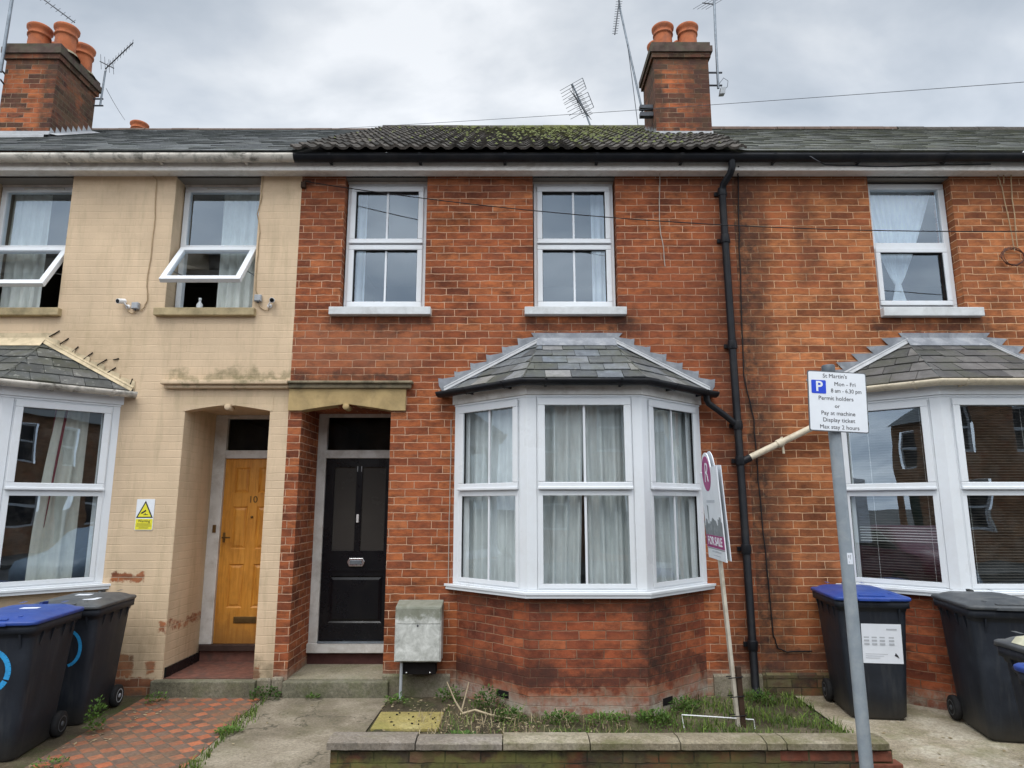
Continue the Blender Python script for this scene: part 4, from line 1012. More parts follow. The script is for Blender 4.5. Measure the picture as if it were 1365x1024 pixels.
b = MB(); b.box(-2.865, -2.63, yd - .008, yd - .001, .51, .575); lb = b.build('letterbox', BRASS, dr, bevel=.003)
b = MB(); b.box(-2.845, -2.65, yd - .012, yd - .0085, .522, .563); b.build('flap', BRASS, lb, bevel=.002)
text_part('10', .10, 'door_number', BRASS, dr, Vector((-2.745, yd - .004, 1.76)) - ORG[dr.name], thick=.002)
b = MB(); b.lathe(-2.745, 1.58, [(0, yd - .012), (.012, yd - .012), (.014, yd - .001)], 10, 'Y'); b.build('spyhole', BRASS, dr)
b = MB(); b.box(-3.035, -3.012, yd - .008, yd - .001, 1.32, 1.42); b.tube([(-3.024, yd - .01, 1.37), (-3.024, yd - .05, 1.37), (-2.94, yd - .055, 1.37)], .008, 8); b.build('handle', BRASS, dr)
b = MB(); b.box(-3.135, -3.10, .688, .6995, 1.42, 1.50); b.build('strike_plate', BRASS, fr, bevel=.003)

# ---- chimneys
def chimney(house, x0, x1, y0, y1, z1, pots, side_dark, name='chimney_stack', z0=None, proud=True):
    zb = (zr(y0) - .4) if z0 is None else z0
    b = MB(); zc = z1 - .235
    b.m = 0; b.face([(x0, y0, zb), (x1, y0, zb), (x1, y0, zc), (x0, y0, zc)])
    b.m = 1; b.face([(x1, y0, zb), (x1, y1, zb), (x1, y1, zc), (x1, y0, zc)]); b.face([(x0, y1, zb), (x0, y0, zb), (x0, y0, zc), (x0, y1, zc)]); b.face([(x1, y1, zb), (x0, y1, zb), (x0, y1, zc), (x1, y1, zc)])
    b.m = 1; b.box(x0 - .03, x1 + .03, y0 - .03, y1 + .03, zc, zc + .075); b.m = 3
    b.box(x0 - .055, x1 + .055, y0 - .055, y1 + .055, zc + .075, zc + .165); b.m = 3; b.box(x0 - .03, x1 + .03, y0 - .03, y1 + .03, zc + .165, z1)
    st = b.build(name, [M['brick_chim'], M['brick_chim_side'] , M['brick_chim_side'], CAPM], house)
    for (px, py, h, r) in pots:
        b = MB(); z = z1 - .02
        b.lathe(px, py, [(r * 1.0, z), (r * .93, z + h * .62), (r * .93, z + h * .66), (r * 1.06, z + h * .67), (r * 1.06, z + h * .72), (r * .97, z + h * .74), (r * 1.0, z + h * .84), (r * 1.16, z + h * .90), (r * 1.18, z + h * .97), (r * 1.1, z + h), (r * .9, z + h), (r * .82, z + h * .8), (r * .82, z)], 24)
        b.build('chimney_pot', POT, st)
        b = MB(); b.lathe(px, py, [(r * 1.5, z + .0), (r * 1.25, z + .05), (r * .99, z + .07)], 16); b.build('flaunching', M['cope'], st)
    return st
CAPM = simple('mossy_brick_cap', (.085, .055, .042), .92, .4, 9, .5, 30, dirt=(.07, .075, .04), dirtamt=.7, dscale=6, objspace=False)
sR = chimney(H_C, 1.99, 2.755, 2.0, 2.75, 8.12, [(2.185, 2.2, .42, .135), (2.54, 2.2, .42, .135), (2.19, 2.57, .42, .135), (2.54, 2.57, .42, .135)], True)
sL = chimney(H_Y, -7.10, -6.37, 2.0, 2.86, 8.10, [(-6.88, 2.25, .47, .142), (-6.49, 2.25, .47, .142), (-6.52, 2.68, .47, .142), (-6.88, 2.68, .47, .142)], True)
chimney(H_Y, -7.55, -6.85, 5.0, 5.6, 8.44, [(-7.06, 5.2, .40, .14)], True, z0=6.8)
def chim_flash(st, x0, x1, y0, y1, side):
    b = MB(); zf = zr(y0)
    b.box(x0 - .012, x1 + .012, y0 - .012, y0 - .001, zf - .05, zf + .085)
    b.faces([(x0 - .05, y0 - .013, zf + .035), (x1 + .05, y0 - .013, zf + .035), (x1 + .06, y0 - .17, zr(y0 - .17) + .05), (x0 - .06, y0 - .17, zr(y0 - .17) + .05), (x1 + .06, y0 - .17, zr(y0 - .17) - .01), (x0 - .06, y0 - .17, zr(y0 - .17) - .01)], [(0, 1, 2, 3), (3, 2, 4, 5)])
    n = 8; x = x1 + .004 if side > 0 else x0 - .004
    for k in range(n):
        ya, yc = y0 + (y1 - y0) * k / n, y0 + (y1 - y0) * (k + 1) / n
        b.faces([(x, ya, zr(ya) - .03), (x, yc, zr(yc) - .03), (x, yc, zr(yc) + .05), (x, ya + (yc - ya) * .12, zr(ya) + .155), (x, ya, zr(ya) + .05)], [(0, 1, 2, 3, 4)])
    b.faces([(x, y0 - .02, zr(y0) + .045), (x, y1, zr(y1) + .045), (x + side * .13, y1, zr(y1) + .015), (x + side * .13, y0 - .02, zr(y0) + .015)], [(0, 1, 2, 3)])
    b.build('lead_flashing', LEADL, st)
chim_flash(sR, 1.99, 2.755, 2.0, 2.75, -1); chim_flash(sL, -7.10, -6.37, 2.0, 2.86, 1)

# ---- rainwater pipes
b = MB(); r = .036
b.tube([(2.22, -.215, 5.14), (2.22, -.215, 5.06), (2.205, -.19, 5.0), (2.16, -.10, 4.93), (2.152, -.075, 4.87), (2.152, -.07, 4.7), (2.19, -.07, .10), (2.19, -.10, .05), (2.19, -.15, .03)], r, 12)
dp = b.build('downpipe', BLACKP, H_C)
for z, dx in ((4.86, 0), (4.35, .003), (3.25, .012), (2.46, .018), (2.12, .021), (1.3, .028), (.45, .035)):
    b = MB(); x = 2.152 + (.038) * (4.7 - z) / 4.6 if z < 4.7 else 2.152
    b.lathe(x, -.07, [(r, z - .045), (r + .008, z - .04), (r + .008, z + .04), (r, z + .045)], 14); b.box(x - .065, x + .065, -.03, -.005, z - .02, z + .02); b.build('pipe_collar', BLACKP, dp, bevel=.002)
b = MB(); e = offset_path(BAY['C'], .105, ends=-.03)[3]
b.tube([(e[0] - .11, -.12, 2.76), (e[0] - .11, -.12, 2.70), (e[0] - .09, -.11, 2.665), (2.05, -.075, 2.555), (2.15, -.072, 2.47)], .03, 10)
b.build('branch_pipe', BLACKP, dp)
b = MB(); b.tube([(2.20, -.072, 2.115), (2.27, -.075, 2.15)], .036, 10); b.build('branch_socket', BLACKP, dp)
b = MB(); b.tube([(2.26, -.075, 2.147), (2.93, -.085, 2.46), (3.0, -.10, 2.52), (3.02, -.12, 2.76)], .031, 12); bp = b.build('branch_pipe', CREAMP, H_R)
b = MB(); p0 = Vector((2.56, -.079, 2.287)); dd = Vector((.67, -.01, .313)).normalized()
b.tube([p0 - dd * .03, p0 + dd * .03], .04, 12); b.tube([p0 + Vector((.02, 0, .06)), p0 - Vector((-.03, 0, .10))], .012, 6); b.build('pipe_clip', CREAMP, bp)

# ---- cables, vents and small things on the walls
def cable(name, house, pts, r, m):
    b = MB(); b.tube(pts, r, 5); return b.build(name, m, house)
def wig(pts, a, n=6, seed=0):
    rr = random.Random(seed); o = []
    for i in range(len(pts) - 1):
        p, q = Vector(pts[i]), Vector(pts[i + 1])
        for k in range(n): o.append(p.lerp(q, k / n) + Vector((rr.uniform(-a, a), 0, rr.uniform(-a, a))))
    o.append(Vector(pts[-1])); return o
cable('cable', H_R, wig([at(984, 222, -.16), at(983, 235, -.02), at(985, 330, -.015), at(991, 500, -.015), at(1004, 560, -.015), at(1010, 640, -.015), at(1022, 760, -.015), at(1030, 845, -.015), at(1036, 864, -.015), at(1048, 869, -.015), at(1082, 868, -.015)], .004, 5, 1), .0065, CABLE)
cable('cable', H_C, wig([at(878, 222, -.12), at(879, 240, -.008), at(878, 295, -.008), at(884, 330, -.008), at(886, 355, -.008)], .005, 4, 2), .0045, CABLEG)
cable('cable', H_C, wig([at(601, 560, -.01), at(600, 640, -.01), at(598, 690, -.01), at(597, 780, -.01)], .003, 3, 3), .004, CABLEG)
cable('cable', H_Y, wig([at(203, 233, -.008), at(208, 240, -.008), at(206, 290, -.008), at(200, 345, -.008), at(195, 375, -.008), at(196, 400, -.008), at(190, 412, -.012), at(186, 414, -.012)], .004, 4, 4), .005, CABLEB)
cable('cable', H_Y, wig([at(350, 234, -.008), at(348, 262, -.008), at(343, 285, -.008), at(346, 310, -.008), at(342, 350, -.008), at(340, 385, -.008), at(345, 395, -.01)], .004, 4, 5), .005, CABLEB)
cable('cable', H_R, wig([at(1074, 205, -.25), at(1086, 213, -.28), at(1100, 220, -.16), at(1180, 222, -.158), at(1320, 219, -.158)], .004, 5, 6), .006, METALD)
for k, pl in enumerate(([(1318, 219), (1330, 232), (1335, 250), (1352, 335)], [(1338, 245), (1338, 222), (1343, 219), (1348, 226), (1347, 245), (1356, 330)])):
    cable('cable', H_R, wig([at(x, y, -.03) for x, y in pl], .006, 4, 7 + k), .0055, CABLEB)
b = MB(); rr = random.Random(3); c = at(1350, 342, -.03); pts = []
for k in range(60): a = k * .55; pts.append(c + Vector((math.cos(a) * (.10 + .03 * rr.random()), rr.uniform(-.015, .015), math.sin(a) * (.075 + .03 * rr.random()))))
b.tube(pts, .004, 4); b.build('cable_coil', simple('brown_cable', (.10, .035, .02), .6, .2, 5, 0), H_R)
# air bricks on the bay
for (px, py, w_) in ((664, 921, .13), (906, 924, .1)):
    pass
th = math.atan2(.63, .685)
for s, u, z, h in ((-1, .30, .12, .055), (1, .26, .07, .06)):
    q = offset_path(BAY['C'], -.03); a = Vector((*q[1 if s < 0 else 2], 0)); dd = Vector((s * math.cos(th), math.sin(th), 0)); nn_ = Vector((s * math.sin(th), -math.cos(th), 0))
    T = Matrix.Translation(a + dd * u + nn_ * .003) @ Matrix.Rotation(math.atan2(dd.y, dd.x), 4, 'Z')
    b = MB(); b.M = T; b.box(-.07, .07, -.006 if s < 0 else 0, .0 if s < 0 else .006, z - h / 2, z + h / 2); 
    b.build('air_brick', DARK, H_C)

# ================================================================ THINGS
# ---------------------------------------------------------------- curtains
def curtain(name, path, z0, z1, amp, wl, m, label, group=None, cat='curtain', pinch=None, seed=0, n=None):
    """a pleated cloth hung along a plan path; pinch(t, s) may draw it together"""
    rr = random.Random(seed); P = [Vector(p) for p in path]; L = [0]
    for a, c in zip(P, P[1:]): L.append(L[-1] + (c - a).length)
    tot = L[-1]; n = n or int(tot / .012); nz = 14; ph = rr.uniform(0, 6); b = MB(); b.smooth = True; pts = []
    for j in range(nz + 1):
        t = j / nz; z = z1 + (z0 - z1) * t
        for i in range(n + 1):
            u = tot * i / n
            uu = pinch(i / n, t) * tot if pinch else u
            k = max(0, min(len(P) - 2, sum(1 for q in L[1:-1] if q <= uu))); f = (uu - L[k]) / max(1e-6, L[k + 1] - L[k]); p = P[k].lerp(P[k + 1], f); d = (P[k + 1] - P[k]).normalized(); nn_ = Vector((-d.y, d.x))
            w_ = amp * (.35 + .65 * min(1, t * 2.2)) * (math.sin(u / wl * 6.283 + ph + .9 * math.sin(u * 5 + ph) + .5 * t * math.sin(u * 11)) + .45 * math.sin(u / wl * 13.1 + 1.7 * math.sin(u * 3.3 + seed) + t) )
            pts.append((p.x + nn_.x * w_, p.y + nn_.y * w_, z))
    b.faces(pts, [(j * (n + 1) + i, (j + 1) * (n + 1) + i, (j + 1) * (n + 1) + i + 1, j * (n + 1) + i + 1) for j in range(nz) for i in range(n)])
    o = b.build(name, m); tag(o, label, cat, group); return set_origin(o, (P[0].x, P[0].y, z0))
q = offset_path(BAY['C'], -.125)
q0 = Vector(q[0]) + (Vector(q[0]) - Vector(q[1])).normalized() * .10; q3 = Vector(q[3]) + (Vector(q[3]) - Vector(q[2])).normalized() * .10
NG = 'net curtains drawn across the middle bay'
curtain('net_curtain', [tuple(q0), q[1]], 1.0, 2.60, .03, .10, NET, 'full net curtain behind the narrow left side of the middle bay window', NG, seed=1)
mid = Vector(q[1]).lerp(Vector(q[2]), .50)
curtain('net_curtain', [q[1], tuple(mid)], 1.0, 2.61, .038, .115, NET, 'net curtain behind the left half of the middle bay front pane', NG, seed=2, pinch=lambda u, t: u * (1 - .10 * t ** 1.4))
curtain('net_curtain', [(mid.x - .01, mid.y + .03), (q[2][0], q[2][1] + .03)], 1.0, 2.61, .038, .12, NET, 'net curtain behind the right half of the middle bay front pane', NG, seed=3, pinch=lambda u, t: 1 - (1 - u) * (1 - .06 * t))
curtain('net_curtain', [q[2], tuple(q3)], 1.0, 2.59, .03, .10, NET, 'full net curtain behind the narrow right side of the middle bay window', NG, seed=4, pinch=lambda u, t: u * (.97 - .05 * math.sin(t * 3)))
qy = offset_path(BAY['Y'], -.2)
a, c = Vector(qy[2]), Vector(qy[3])
curtain('curtain', [tuple(a.lerp(c, .58)), tuple(a.lerp(c, 1.0))], .98, 2.62, .03, .13, LINEN, 'white curtain hanging at the right edge of the cream house bay window', seed=5, pinch=lambda u, t: 1 - (1 - u) * (1 + .35 * math.sin(min(1, t * 1.1) * 1.5)))
curtain('curtain', [tuple(a.lerp(c, .55)), tuple(a.lerp(c, .72))], 1.5, 2.62, .02, .08, MAG, 'magenta curtain edge beside the white curtain in the cream house bay', seed=6, pinch=lambda u, t: u * (1 - .6 * t) - .35 * t * .5)
x0, x1 = UW['Y1']
curtain('curtain', [(x0 + .36, .33), (x1 - .0, .33)], 3.66, 5.02, .02, .10, LINEN, 'pale curtain drawn to the right in the open upstairs window beside the red house', seed=7)
x0, x1 = UW['Y0']
curtain('curtain', [(x0 + .02, .33), (x0 + .44, .33)], 3.66, 5.02, .02, .10, LINEN, 'pale curtain in the upstairs window cut by the left edge of the photo', seed=8)
x0, x1 = UW['C1']
curtain('curtain', [(x0 + .07, .32), (x0 + .17, .32)], 3.66, 5.02, .015, .07, VOILE, 'narrow white curtain edge in the upstairs window above the black door', seed=9)
x0, x1 = UW['C2']
curtain('curtain', [(x1 - .22, .32), (x1 - .05, .32)], 3.66, 5.02, .015, .07, VOILE, 'narrow white curtain edge in the upstairs window above the middle bay', seed=10)
x0, x1 = UW['R1']; W_ = x1 - x0
def tie(u, t):
    c = .50 - .0 * t; w0 = 1.0; k = t / .86
    s = (1 - k) if k < 1 else 0
    w_ = .06 + .94 * max(0, s) ** .8 if k < 1 else .06 + .12 * (t - .86) / .14
    return c + (u - .5) * w_ - .06 * min(1, k)
curtain('curtain', [(x0 + .0, .26), (x1 - .04, .26)], 3.80, 5.03, .014, .075, VOILE, 'sheer white curtain gathered into a knot in the orange house upstairs window', seed=11, pinch=tie)

# ---------------------------------------------------------------- blinds in the right bay
def blind(path_a, path_b, z0, z1, label, wz):
    a, c = Vector((*path_a, 0)), Vector((*path_b, 0)); d = (c - a).normalized(); nn_ = Vector((-d.y, d.x, 0)); root = thing('venetian_blind', label, 'blind', tuple(a + Vector((0, 0, z1))), 0, 'venetian blinds in the right bay')
    z = z1 - .04; mb, mw = MB(), MB()
    while z > z0:
        b = mw if wz[0] < z < wz[1] else mb
        off = Vector((0, 0, .0035)); w_ = nn_ * .011
        b.face([a + Vector((0, 0, z)) - w_ - off, c + Vector((0, 0, z)) - w_ - off, c + Vector((0, 0, z)) + w_ + off, a + Vector((0, 0, z)) + w_ + off]); z -= .024
    mb.build('slats', BLIND, root)
    if mw.f: mw.build('slats', BLINDW, root, label='whiter closed slats')
    b = MB(); P = [a + nn_ * .015, c + nn_ * .015, c - nn_ * .015, a - nn_ * .015]; 
    b.faces([tuple(p + Vector((0, 0, z1 - .035))) for p in P] + [tuple(p + Vector((0, 0, z1))) for p in P], [(0, 3, 2, 1), (4, 5, 6, 7), (0, 1, 5, 4), (1, 2, 6, 5), (2, 3, 7, 6), (3, 0, 4, 7)]); b.build('headrail', BLINDW, root)
    for k in (.2, .8):
        p = a.lerp(c, k) - nn_ * .013; b = MB(); b.tube([p + Vector((0, 0, z1 - .03)), p + Vector((0, 0, z0))], .0018, 4); b.build('cord', BLINDW, root)
qr = offset_path(BAY['R'], -.13)
blind(qr[0], qr[1], 1.02, 2.62, 'slatted blind behind the left side pane of the orange house bay', (1.36, 1.50))
blind(qr[1], qr[2], 1.02, 2.62, 'slatted blind behind the front pane of the orange house bay', (0, 0))

# ---------------------------------------------------------------- wheelie bins
def rrect(hw, y0, y1, r, z, n=4):
    pts = []
    for (cx, cy, a0) in ((hw - r, y0 + r, -90), (hw - r, y1 - r, 0), (-hw + r, y1 - r, 90), (-hw + r, y0 + r, 180)):
        for k in range(n + 1):
            a = R(a0 + 90 * k / n); pts.append(Vector((cx + math.cos(a) * r, cy + math.sin(a) * r, z)))
    return pts
def loft(b, rings, cap0=True, cap1=True):
    n = len(rings[0]); b.smooth = True; b.faces([p for r in rings for p in r], [(i * n + j, i * n + (j + 1) % n, (i + 1) * n + (j + 1) % n, (i + 1) * n + j) for i in range(len(rings) - 1) for j in range(n)]); b.smooth = False
    if cap0: b.face(rings[0][::-1])
    if cap1: b.face(rings[-1])
def make_bin(loc, rz, sz, lid, label, group=None):
    t = thing('wheelie_bin', label, 'bin', loc, rz, group); t.scale = (1, 1, sz)
    b = MB()
    def bring(z):
        k = (z - .03) / .95; return rrect(.215 + .055 * k, -.285 - .045 * k, .235 + .075 * k, .05, z)
    loft(b, [rrect(.19, -.26, .21, .05, .0)] + [bring(.03), bring(.30), bring(.60), bring(.90)], True, False)
    loft(b, [bring(.90), rrect(.268, -.330, .315, .045, .905), rrect(.272, -.335, .32, .045, .93), rrect(.290, -.355, .335, .05, .935), rrect(.292, -.358, .337, .05, .995), rrect(.262, -.325, .31, .04, .995)], False, True)
    bd = b.build('body', BINM, t, local=True)
    b = MB()
    for s in (-1, 1):
        for y in (-.22, -.08, .08, .20):
            b.cut(); b.faces([(s * .270, y, .93), (s * .288, y, .93), (s * .266, y, .83), (s * .270, y + .012, .93), (s * .288, y + .012, .93), (s * .266, y + .012, .83)], [(0, 1, 2), (3, 5, 4), (0, 3, 4, 1), (1, 4, 5, 2)])
    for x in (-.19, .19): b.cut(); b.faces([(x, -.333, .93), (x, -.352, .93), (x, -.325, .82), (x + .012, -.333, .93), (x + .012, -.352, .93), (x + .012, -.325, .82)], [(0, 1, 2), (3, 5, 4), (0, 3, 4, 1), (1, 4, 5, 2)])
    b.build_each('rib', BINM, bd, local=True)
    b = MB()
    loft(b, [rrect(.296, -.372, .345, .05, .998), rrect(.300, -.376, .348, .05, 1.003), rrect(.300, -.376, .348, .05, 1.022), rrect(.288, -.362, .340, .05, 1.030), rrect(.265, -.335, .325, .06, 1.032), rrect(.235, -.300, .31, .07, 1.050), rrect(.20, -.26, .30, .08, 1.060), rrect(.10, -.12, .25, .08, 1.064)], True, True)
    loft(b, [rrect(.12, -.392, -.360, .01, 1.000), rrect(.12, -.392, -.360, .01, 1.014)], True, True)
    ld = b.build('lid', lid, t, local=True, bevel=.004)
    b = MB()
    for s in (-1, 1):
        b.cut(); b.box(s * .155 - .012, s * .155 + .012, -.30, .22, 1.040, 1.058)
    b.build_each('lid_rib', lid, ld, local=True, bevel=.003)
    b = MB(); b.box(-.10, .10, -.345, -.30, 1.031, 1.044); b.build('lid_grip', lid, ld, local=True, bevel=.003)
    b = MB()
    for s in (-1, 1):
        loft(b, [rrect(.018, .25, .345, .01, 1.03), rrect(.014, .27, .36, .01, 1.075)], True, True)
        for p in b.v[-40:]: p.x += s * .15
        b.cut()
    b.build_each('hinge_block', lid, ld, local=True)
    b = MB(); b.tube([(-.24, .33, .97), (-.24, .395, .985), (.24, .395, .985), (.24, .33, .97)], .015, 8); b.build('handle', BINM, t, local=True)
    for s in (-1, 1):
        b = MB(); x = s * .235
        b.lathe(.245, .10, [(.02, x - .026), (.085, x - .026), (.098, x - .018), (.10, x), (.098, x + .018), (.085, x + .026), (.02, x + .026)], 24, 'X'); w_ = b.build('wheel', RUBBER, t, local=True)
        b = MB(); xo = x + s * .0262; b.lathe(.245, .10, [(.0, xo + s * .006), (.018, xo + s * .006), (.022, xo - s * .004), (.05, xo - s * .006), (.056, xo + s * .003), (.062, xo + s * .001)], 20, 'X'); b.build('hub', BINLID, w_, local=True)
    b = MB(); b.tube([(-.24, .245, .10), (.24, .245, .10)], .012, 8); b.build('axle', METALD, t, local=True)
    return t
BG1 = 'wheelie bins in the front yards'
B1 = make_bin((-3.60, -1.37, .0), R(7.4), .895, BINBLUE, 'blue-lidded dark bin nearest the left edge with a sprayed blue ring', BG1)
B2 = make_bin((-3.615, -.60, .0), R(6.5), .89, BINLID, 'grey-lidded bin standing behind the sprayed blue-lidded bin at left', BG1)
B3 = make_bin((2.99, -.455, .008), R(-8), .93, BINBLUE, 'blue-lidded dark bin with a white paper notice, left of the grey-lidded bin', BG1)
B4 = make_bin((3.745, -1.01, .008), R(-11), .935, BINLID, 'grey-lidded bin in front of the orange brick bay', BG1)
B5 = make_bin((3.20, -2.56, -.045), R(-2), .92, BINLID, 'bin with a pale torn board on its lid, cut by the right edge', BG1)
B6 = make_bin((2.765, -3.33, -.045), R(0), .95, BINBLUE, 'nearest right-hand bin with a white sticker on its side, mostly out of frame', BG1)
# white hub on the far wheel of the grey bin at left
for ch in B2.children:
    if ch.name.startswith('wheel') and ch.data.vertices[0].co.x > 0:
        for g in ch.children: g.data.materials[0] = GREYB; g['label'] = 'pale scuffed hub'
def on_front(b, pts2, y, w, th=.0015):
    """a flat painted stroke following pts2=(x,z) on a bin's sloping front"""
    def Y(z): return -.285 - .045 * (z - .03) / .95 - y
    n = len(pts2)
    for i in range(n - 1):
        a, c = Vector(pts2[i]), Vector(pts2[i + 1]); d = (c - a).normalized(); nn_ = Vector((-d.y, d.x)) * w / 2
        P = [a + nn_, a - nn_, c - nn_, c + nn_]; b.face([(p.x, Y(p.y), p.y) for p in P])
b = MB(); on_front(b, [(.00 + .135 * math.cos(a * .2), .66 + .155 * math.sin(a * .2)) for a in range(-2, 30)], .002, .036); b.build('graffiti', SPRAY, B1, local=True)
b = MB(); on_front(b, [(.06 + .10 * math.cos(a * .2), .66 + .15 * math.sin(a * .2)) for a in range(-7, 8)], .002, .026); b.build('graffiti', SPRAY, B2, local=True)
# stickers on the left lids
b = MB(); b.box(-.02, .10, .02, .08, 1.0645, 1.066); b.build('sticker', PAPER, B1, local=True)
b = MB(); b.box(-.10, .02, .05, .13, 1.0645, 1.066); b.build('sticker', PAPER, B2, local=True)
b = MB(); b.box(.09, .19, -.22, -.10, 1.0605, 1.062); b.build('sticker', PAPER, B2, local=True)
# notice on the blue bin
def fy(z): return -.285 - .045 * (z - .03) / .95
b = MB(); z0, z1 = .47, .80; b.faces([(-.10, fy(z0) - .003, z0), (.205, fy(z0) - .003, z0), (.205, fy(z1) - .003, z1), (-.10, fy(z1) - .003, z1), (-.10, fy(z0) - .001, z0), (.205, fy(z0) - .001, z0), (.205, fy(z1) - .001, z1), (-.10, fy(z1) - .001, z1)], [(0, 1, 2, 3), (0, 4, 5, 1), (2, 6, 7, 3), (0, 3, 7, 4), (1, 5, 6, 2)])
nt_ = b.build('notice', PAPER, B3, local=True)
b = MB()
for k, x in enumerate((-.065, -.005, .055, .125)):
    for r_ in range(3): b.faces([(x - .02, fy(.66) - .0045, .68 - r_ * .028), (x + .02, fy(.66) - .0045, .68 - r_ * .028), (x + .02, fy(.66) - .0045, .695 - r_ * .028), (x - .02, fy(.66) - .0045, .695 - r_ * .028)], [(0, 1, 2, 3)])
for r_ in range(3): b.face([(-.08, fy(.53) - .0045, .545 - r_ * .016), (.09 - r_ * .03, fy(.53) - .0045, .545 - r_ * .016), (.09 - r_ * .03, fy(.53) - .0045, .549 - r_ * .016), (-.08, fy(.53) - .0045, .549 - r_ * .016)])
b.face([(.09, fy(.76) - .0045, .75), (.17, fy(.76) - .0045, .75), (.17, fy(.76) - .0045, .762), (.09, fy(.76) - .0045, .762)])
b.build('print', INK, nt_, local=True)
b = MB(); b.prism([(.14, .535), (.16, .525), (.175, .515), (.165, .54), (.15, .56)], fy(.53) - .005, fy(.53) - .0042); b.build('stamp', INKB, nt_, local=True)
# torn board, sticker on the two cut-off bins
b = MB(); b.prism([(-.27, 1.035), (.25, 1.05), (.25, 1.08), (.0, 1.085), (-.08, 1.11), (-.10, 1.085), (-.15, 1.12), (-.17, 1.08), (-.24, 1.07)], -.28, .20); bo = b.build('torn_board', simple('pale_torn_board', (.55, .54, .40), .8, .15, 12, .2, dirt=(.25, .23, .15)), B5, local=True)
b = MB()
def fx(z): return -.215 - .055 * (z - .03) / .95
for (y0, y1, z0, z1) in ((-.02, .20, .50, .88), (.0, .2, .22, .40)):
    b.cut(); b.face([(fx(z0) - .002, y1, z0), (fx(z0) - .002, y0, z0), (fx(z1) - .002, y0, z1), (fx(z1) - .002, y1, z1)])
b.build_each('sticker', PAPER, B6, local=True)

# ---------------------------------------------------------------- meter box
t = thing('meter_box', 'stained grey meter box on the wall between the black door and the bay', 'meter box', (-.84, -.02, .05))
b = MB(); x0, x1, y0 = -1.045, -.63, -.215
b.faces([(x0, -.03, .335), (x1, -.03, .335), (x1, y0, .335), (x0, y0, .335), (x0, -.03, .845), (x1, -.03, .845), (x1, y0, .805), (x0, y0, .805)], [(0, 1, 2, 3), (4, 7, 6, 5), (3, 2, 6, 7), (0, 4, 5, 1), (0, 3, 7, 4), (1, 5, 6, 2)])
b.build('housing', METERM, t, bevel=.008)
b = MB(); b.box(x0 + .012, x1 - .012, y0 - .010, y0 - .0005, .345, .655); b.box(x0 + .012, x1 - .012, y0 - .010, y0 - .0005, .660, .795); dd_ = b.build('door', METERM, t, bevel=.004)
b = MB(); b.lathe(-.84, .645, [(0, y0 - .014), (.008, y0 - .014), (.009, y0 - .010)], 10, 'Y'); b.build('lock', METALD, dd_)
b = MB(); b.box(-.985, -.68, -.16, -.03, .22, .334); b.build('base', DARK, t, bevel=.004)  # near-black box stands in for the shaded gap below the housing
b = MB(); b.tube([(-.985, -.17, .334), (-.985, -.18, .0)], .014, 8); b.build('pipe', GREYB, t)
for x in (-.94, -.73): b = MB(); b.lathe(x, .235, [(0, -.168), (.009, -.168), (.009, -.161)], 8, 'Y'); b.build('screw', CHROME, t)

# ---------------------------------------------------------------- security cameras, junction boxes
def cctv(x, z, side, label):
    t = thing('security_camera', label, 'camera', (x, 0, z), 0, 'security cameras under the open window')
    b = MB(); b.lathe(x + side * .035, z - .045, [(0, -.012), (.022, -.012), (.024, -.001)], 12, 'Y'); b.build('base', SKIN_W, t)
    b = MB(); b.tube([(x + side * .035, -.012, z - .045), (x + side * .035, -.035, z - .04), (x + side * .01, -.05, z - .01)], .008, 7); b.build('bracket', SKIN_W, t)
    A = Vector((x + side * .005, -.02, z + .008)); D = Vector((-side * .012, -.085, z - .02)) ; B = Vector((x - side * .018, -.10, z - .014)); d = (B - A).normalized()
    b = MB(); b.tube([A, A + d * .006, B], .026, 14); b.tube([A - d * .004, A], .015, 14, r2=.026); bd = b.build('body', SKIN_W, t)
    b = MB(); b.tube([B - d * .001, B + d * .003], .021, 12); b.build('lens', BLACKD, bd)
    return t
def jbox(x, z, label):
    t = thing('junction_box', label, 'junction box', (x, 0, z), 0, 'junction boxes for the security cameras')
    b = MB(); b.box(x - .035, x + .035, -.04, -.001, z - .035, z + .035); bx_ = b.build('box', GREYB, t, bevel=.006)
    b = MB(); b.box(x - .030, x + .030, -.046, -.0402, z - .030, z + .030); b.build('lid', GREYB, bx_, bevel=.003)
    for k in (-.045, 0, .045):
        pass
    b = MB(); b.lathe(x, -.02, [(.009, z - .048), (.009, z - .0355)], 8); b.build('gland', METALD, bx_)
cctv(-3.885, 3.705, 1, 'white security camera left of its grey junction box, on the cream wall')
jbox(-3.765, 3.665, 'grey junction box right of the left security camera')
cctv(-2.395, 3.715, -1, 'white security camera beside the red brick boundary, under the open window end')
jbox(-2.545, 3.745, 'grey junction box touching the right end of the open window sill')
cable('camera_cable', None, [(-3.85, -.012, 3.66), (-3.84, -.012, 3.61), (-3.80, -.012, 3.59), (-3.77, -.012, 3.60), (-3.765, -.02, 3.62)], .005, CABLEB)
tag(bpy.data.objects['camera_cable'], 'thin cable looping from the left security camera to its junction box', 'cable')
cable('camera_cable', None, [(-2.43, -.012, 3.67), (-2.44, -.012, 3.62), (-2.48, -.012, 3.625), (-2.53, -.012, 3.66), (-2.545, -.02, 3.70)], .005, CABLEB)
tag(bpy.data.objects['camera_cable.001'], 'thin cable looping from the right security camera to its junction box', 'cable')

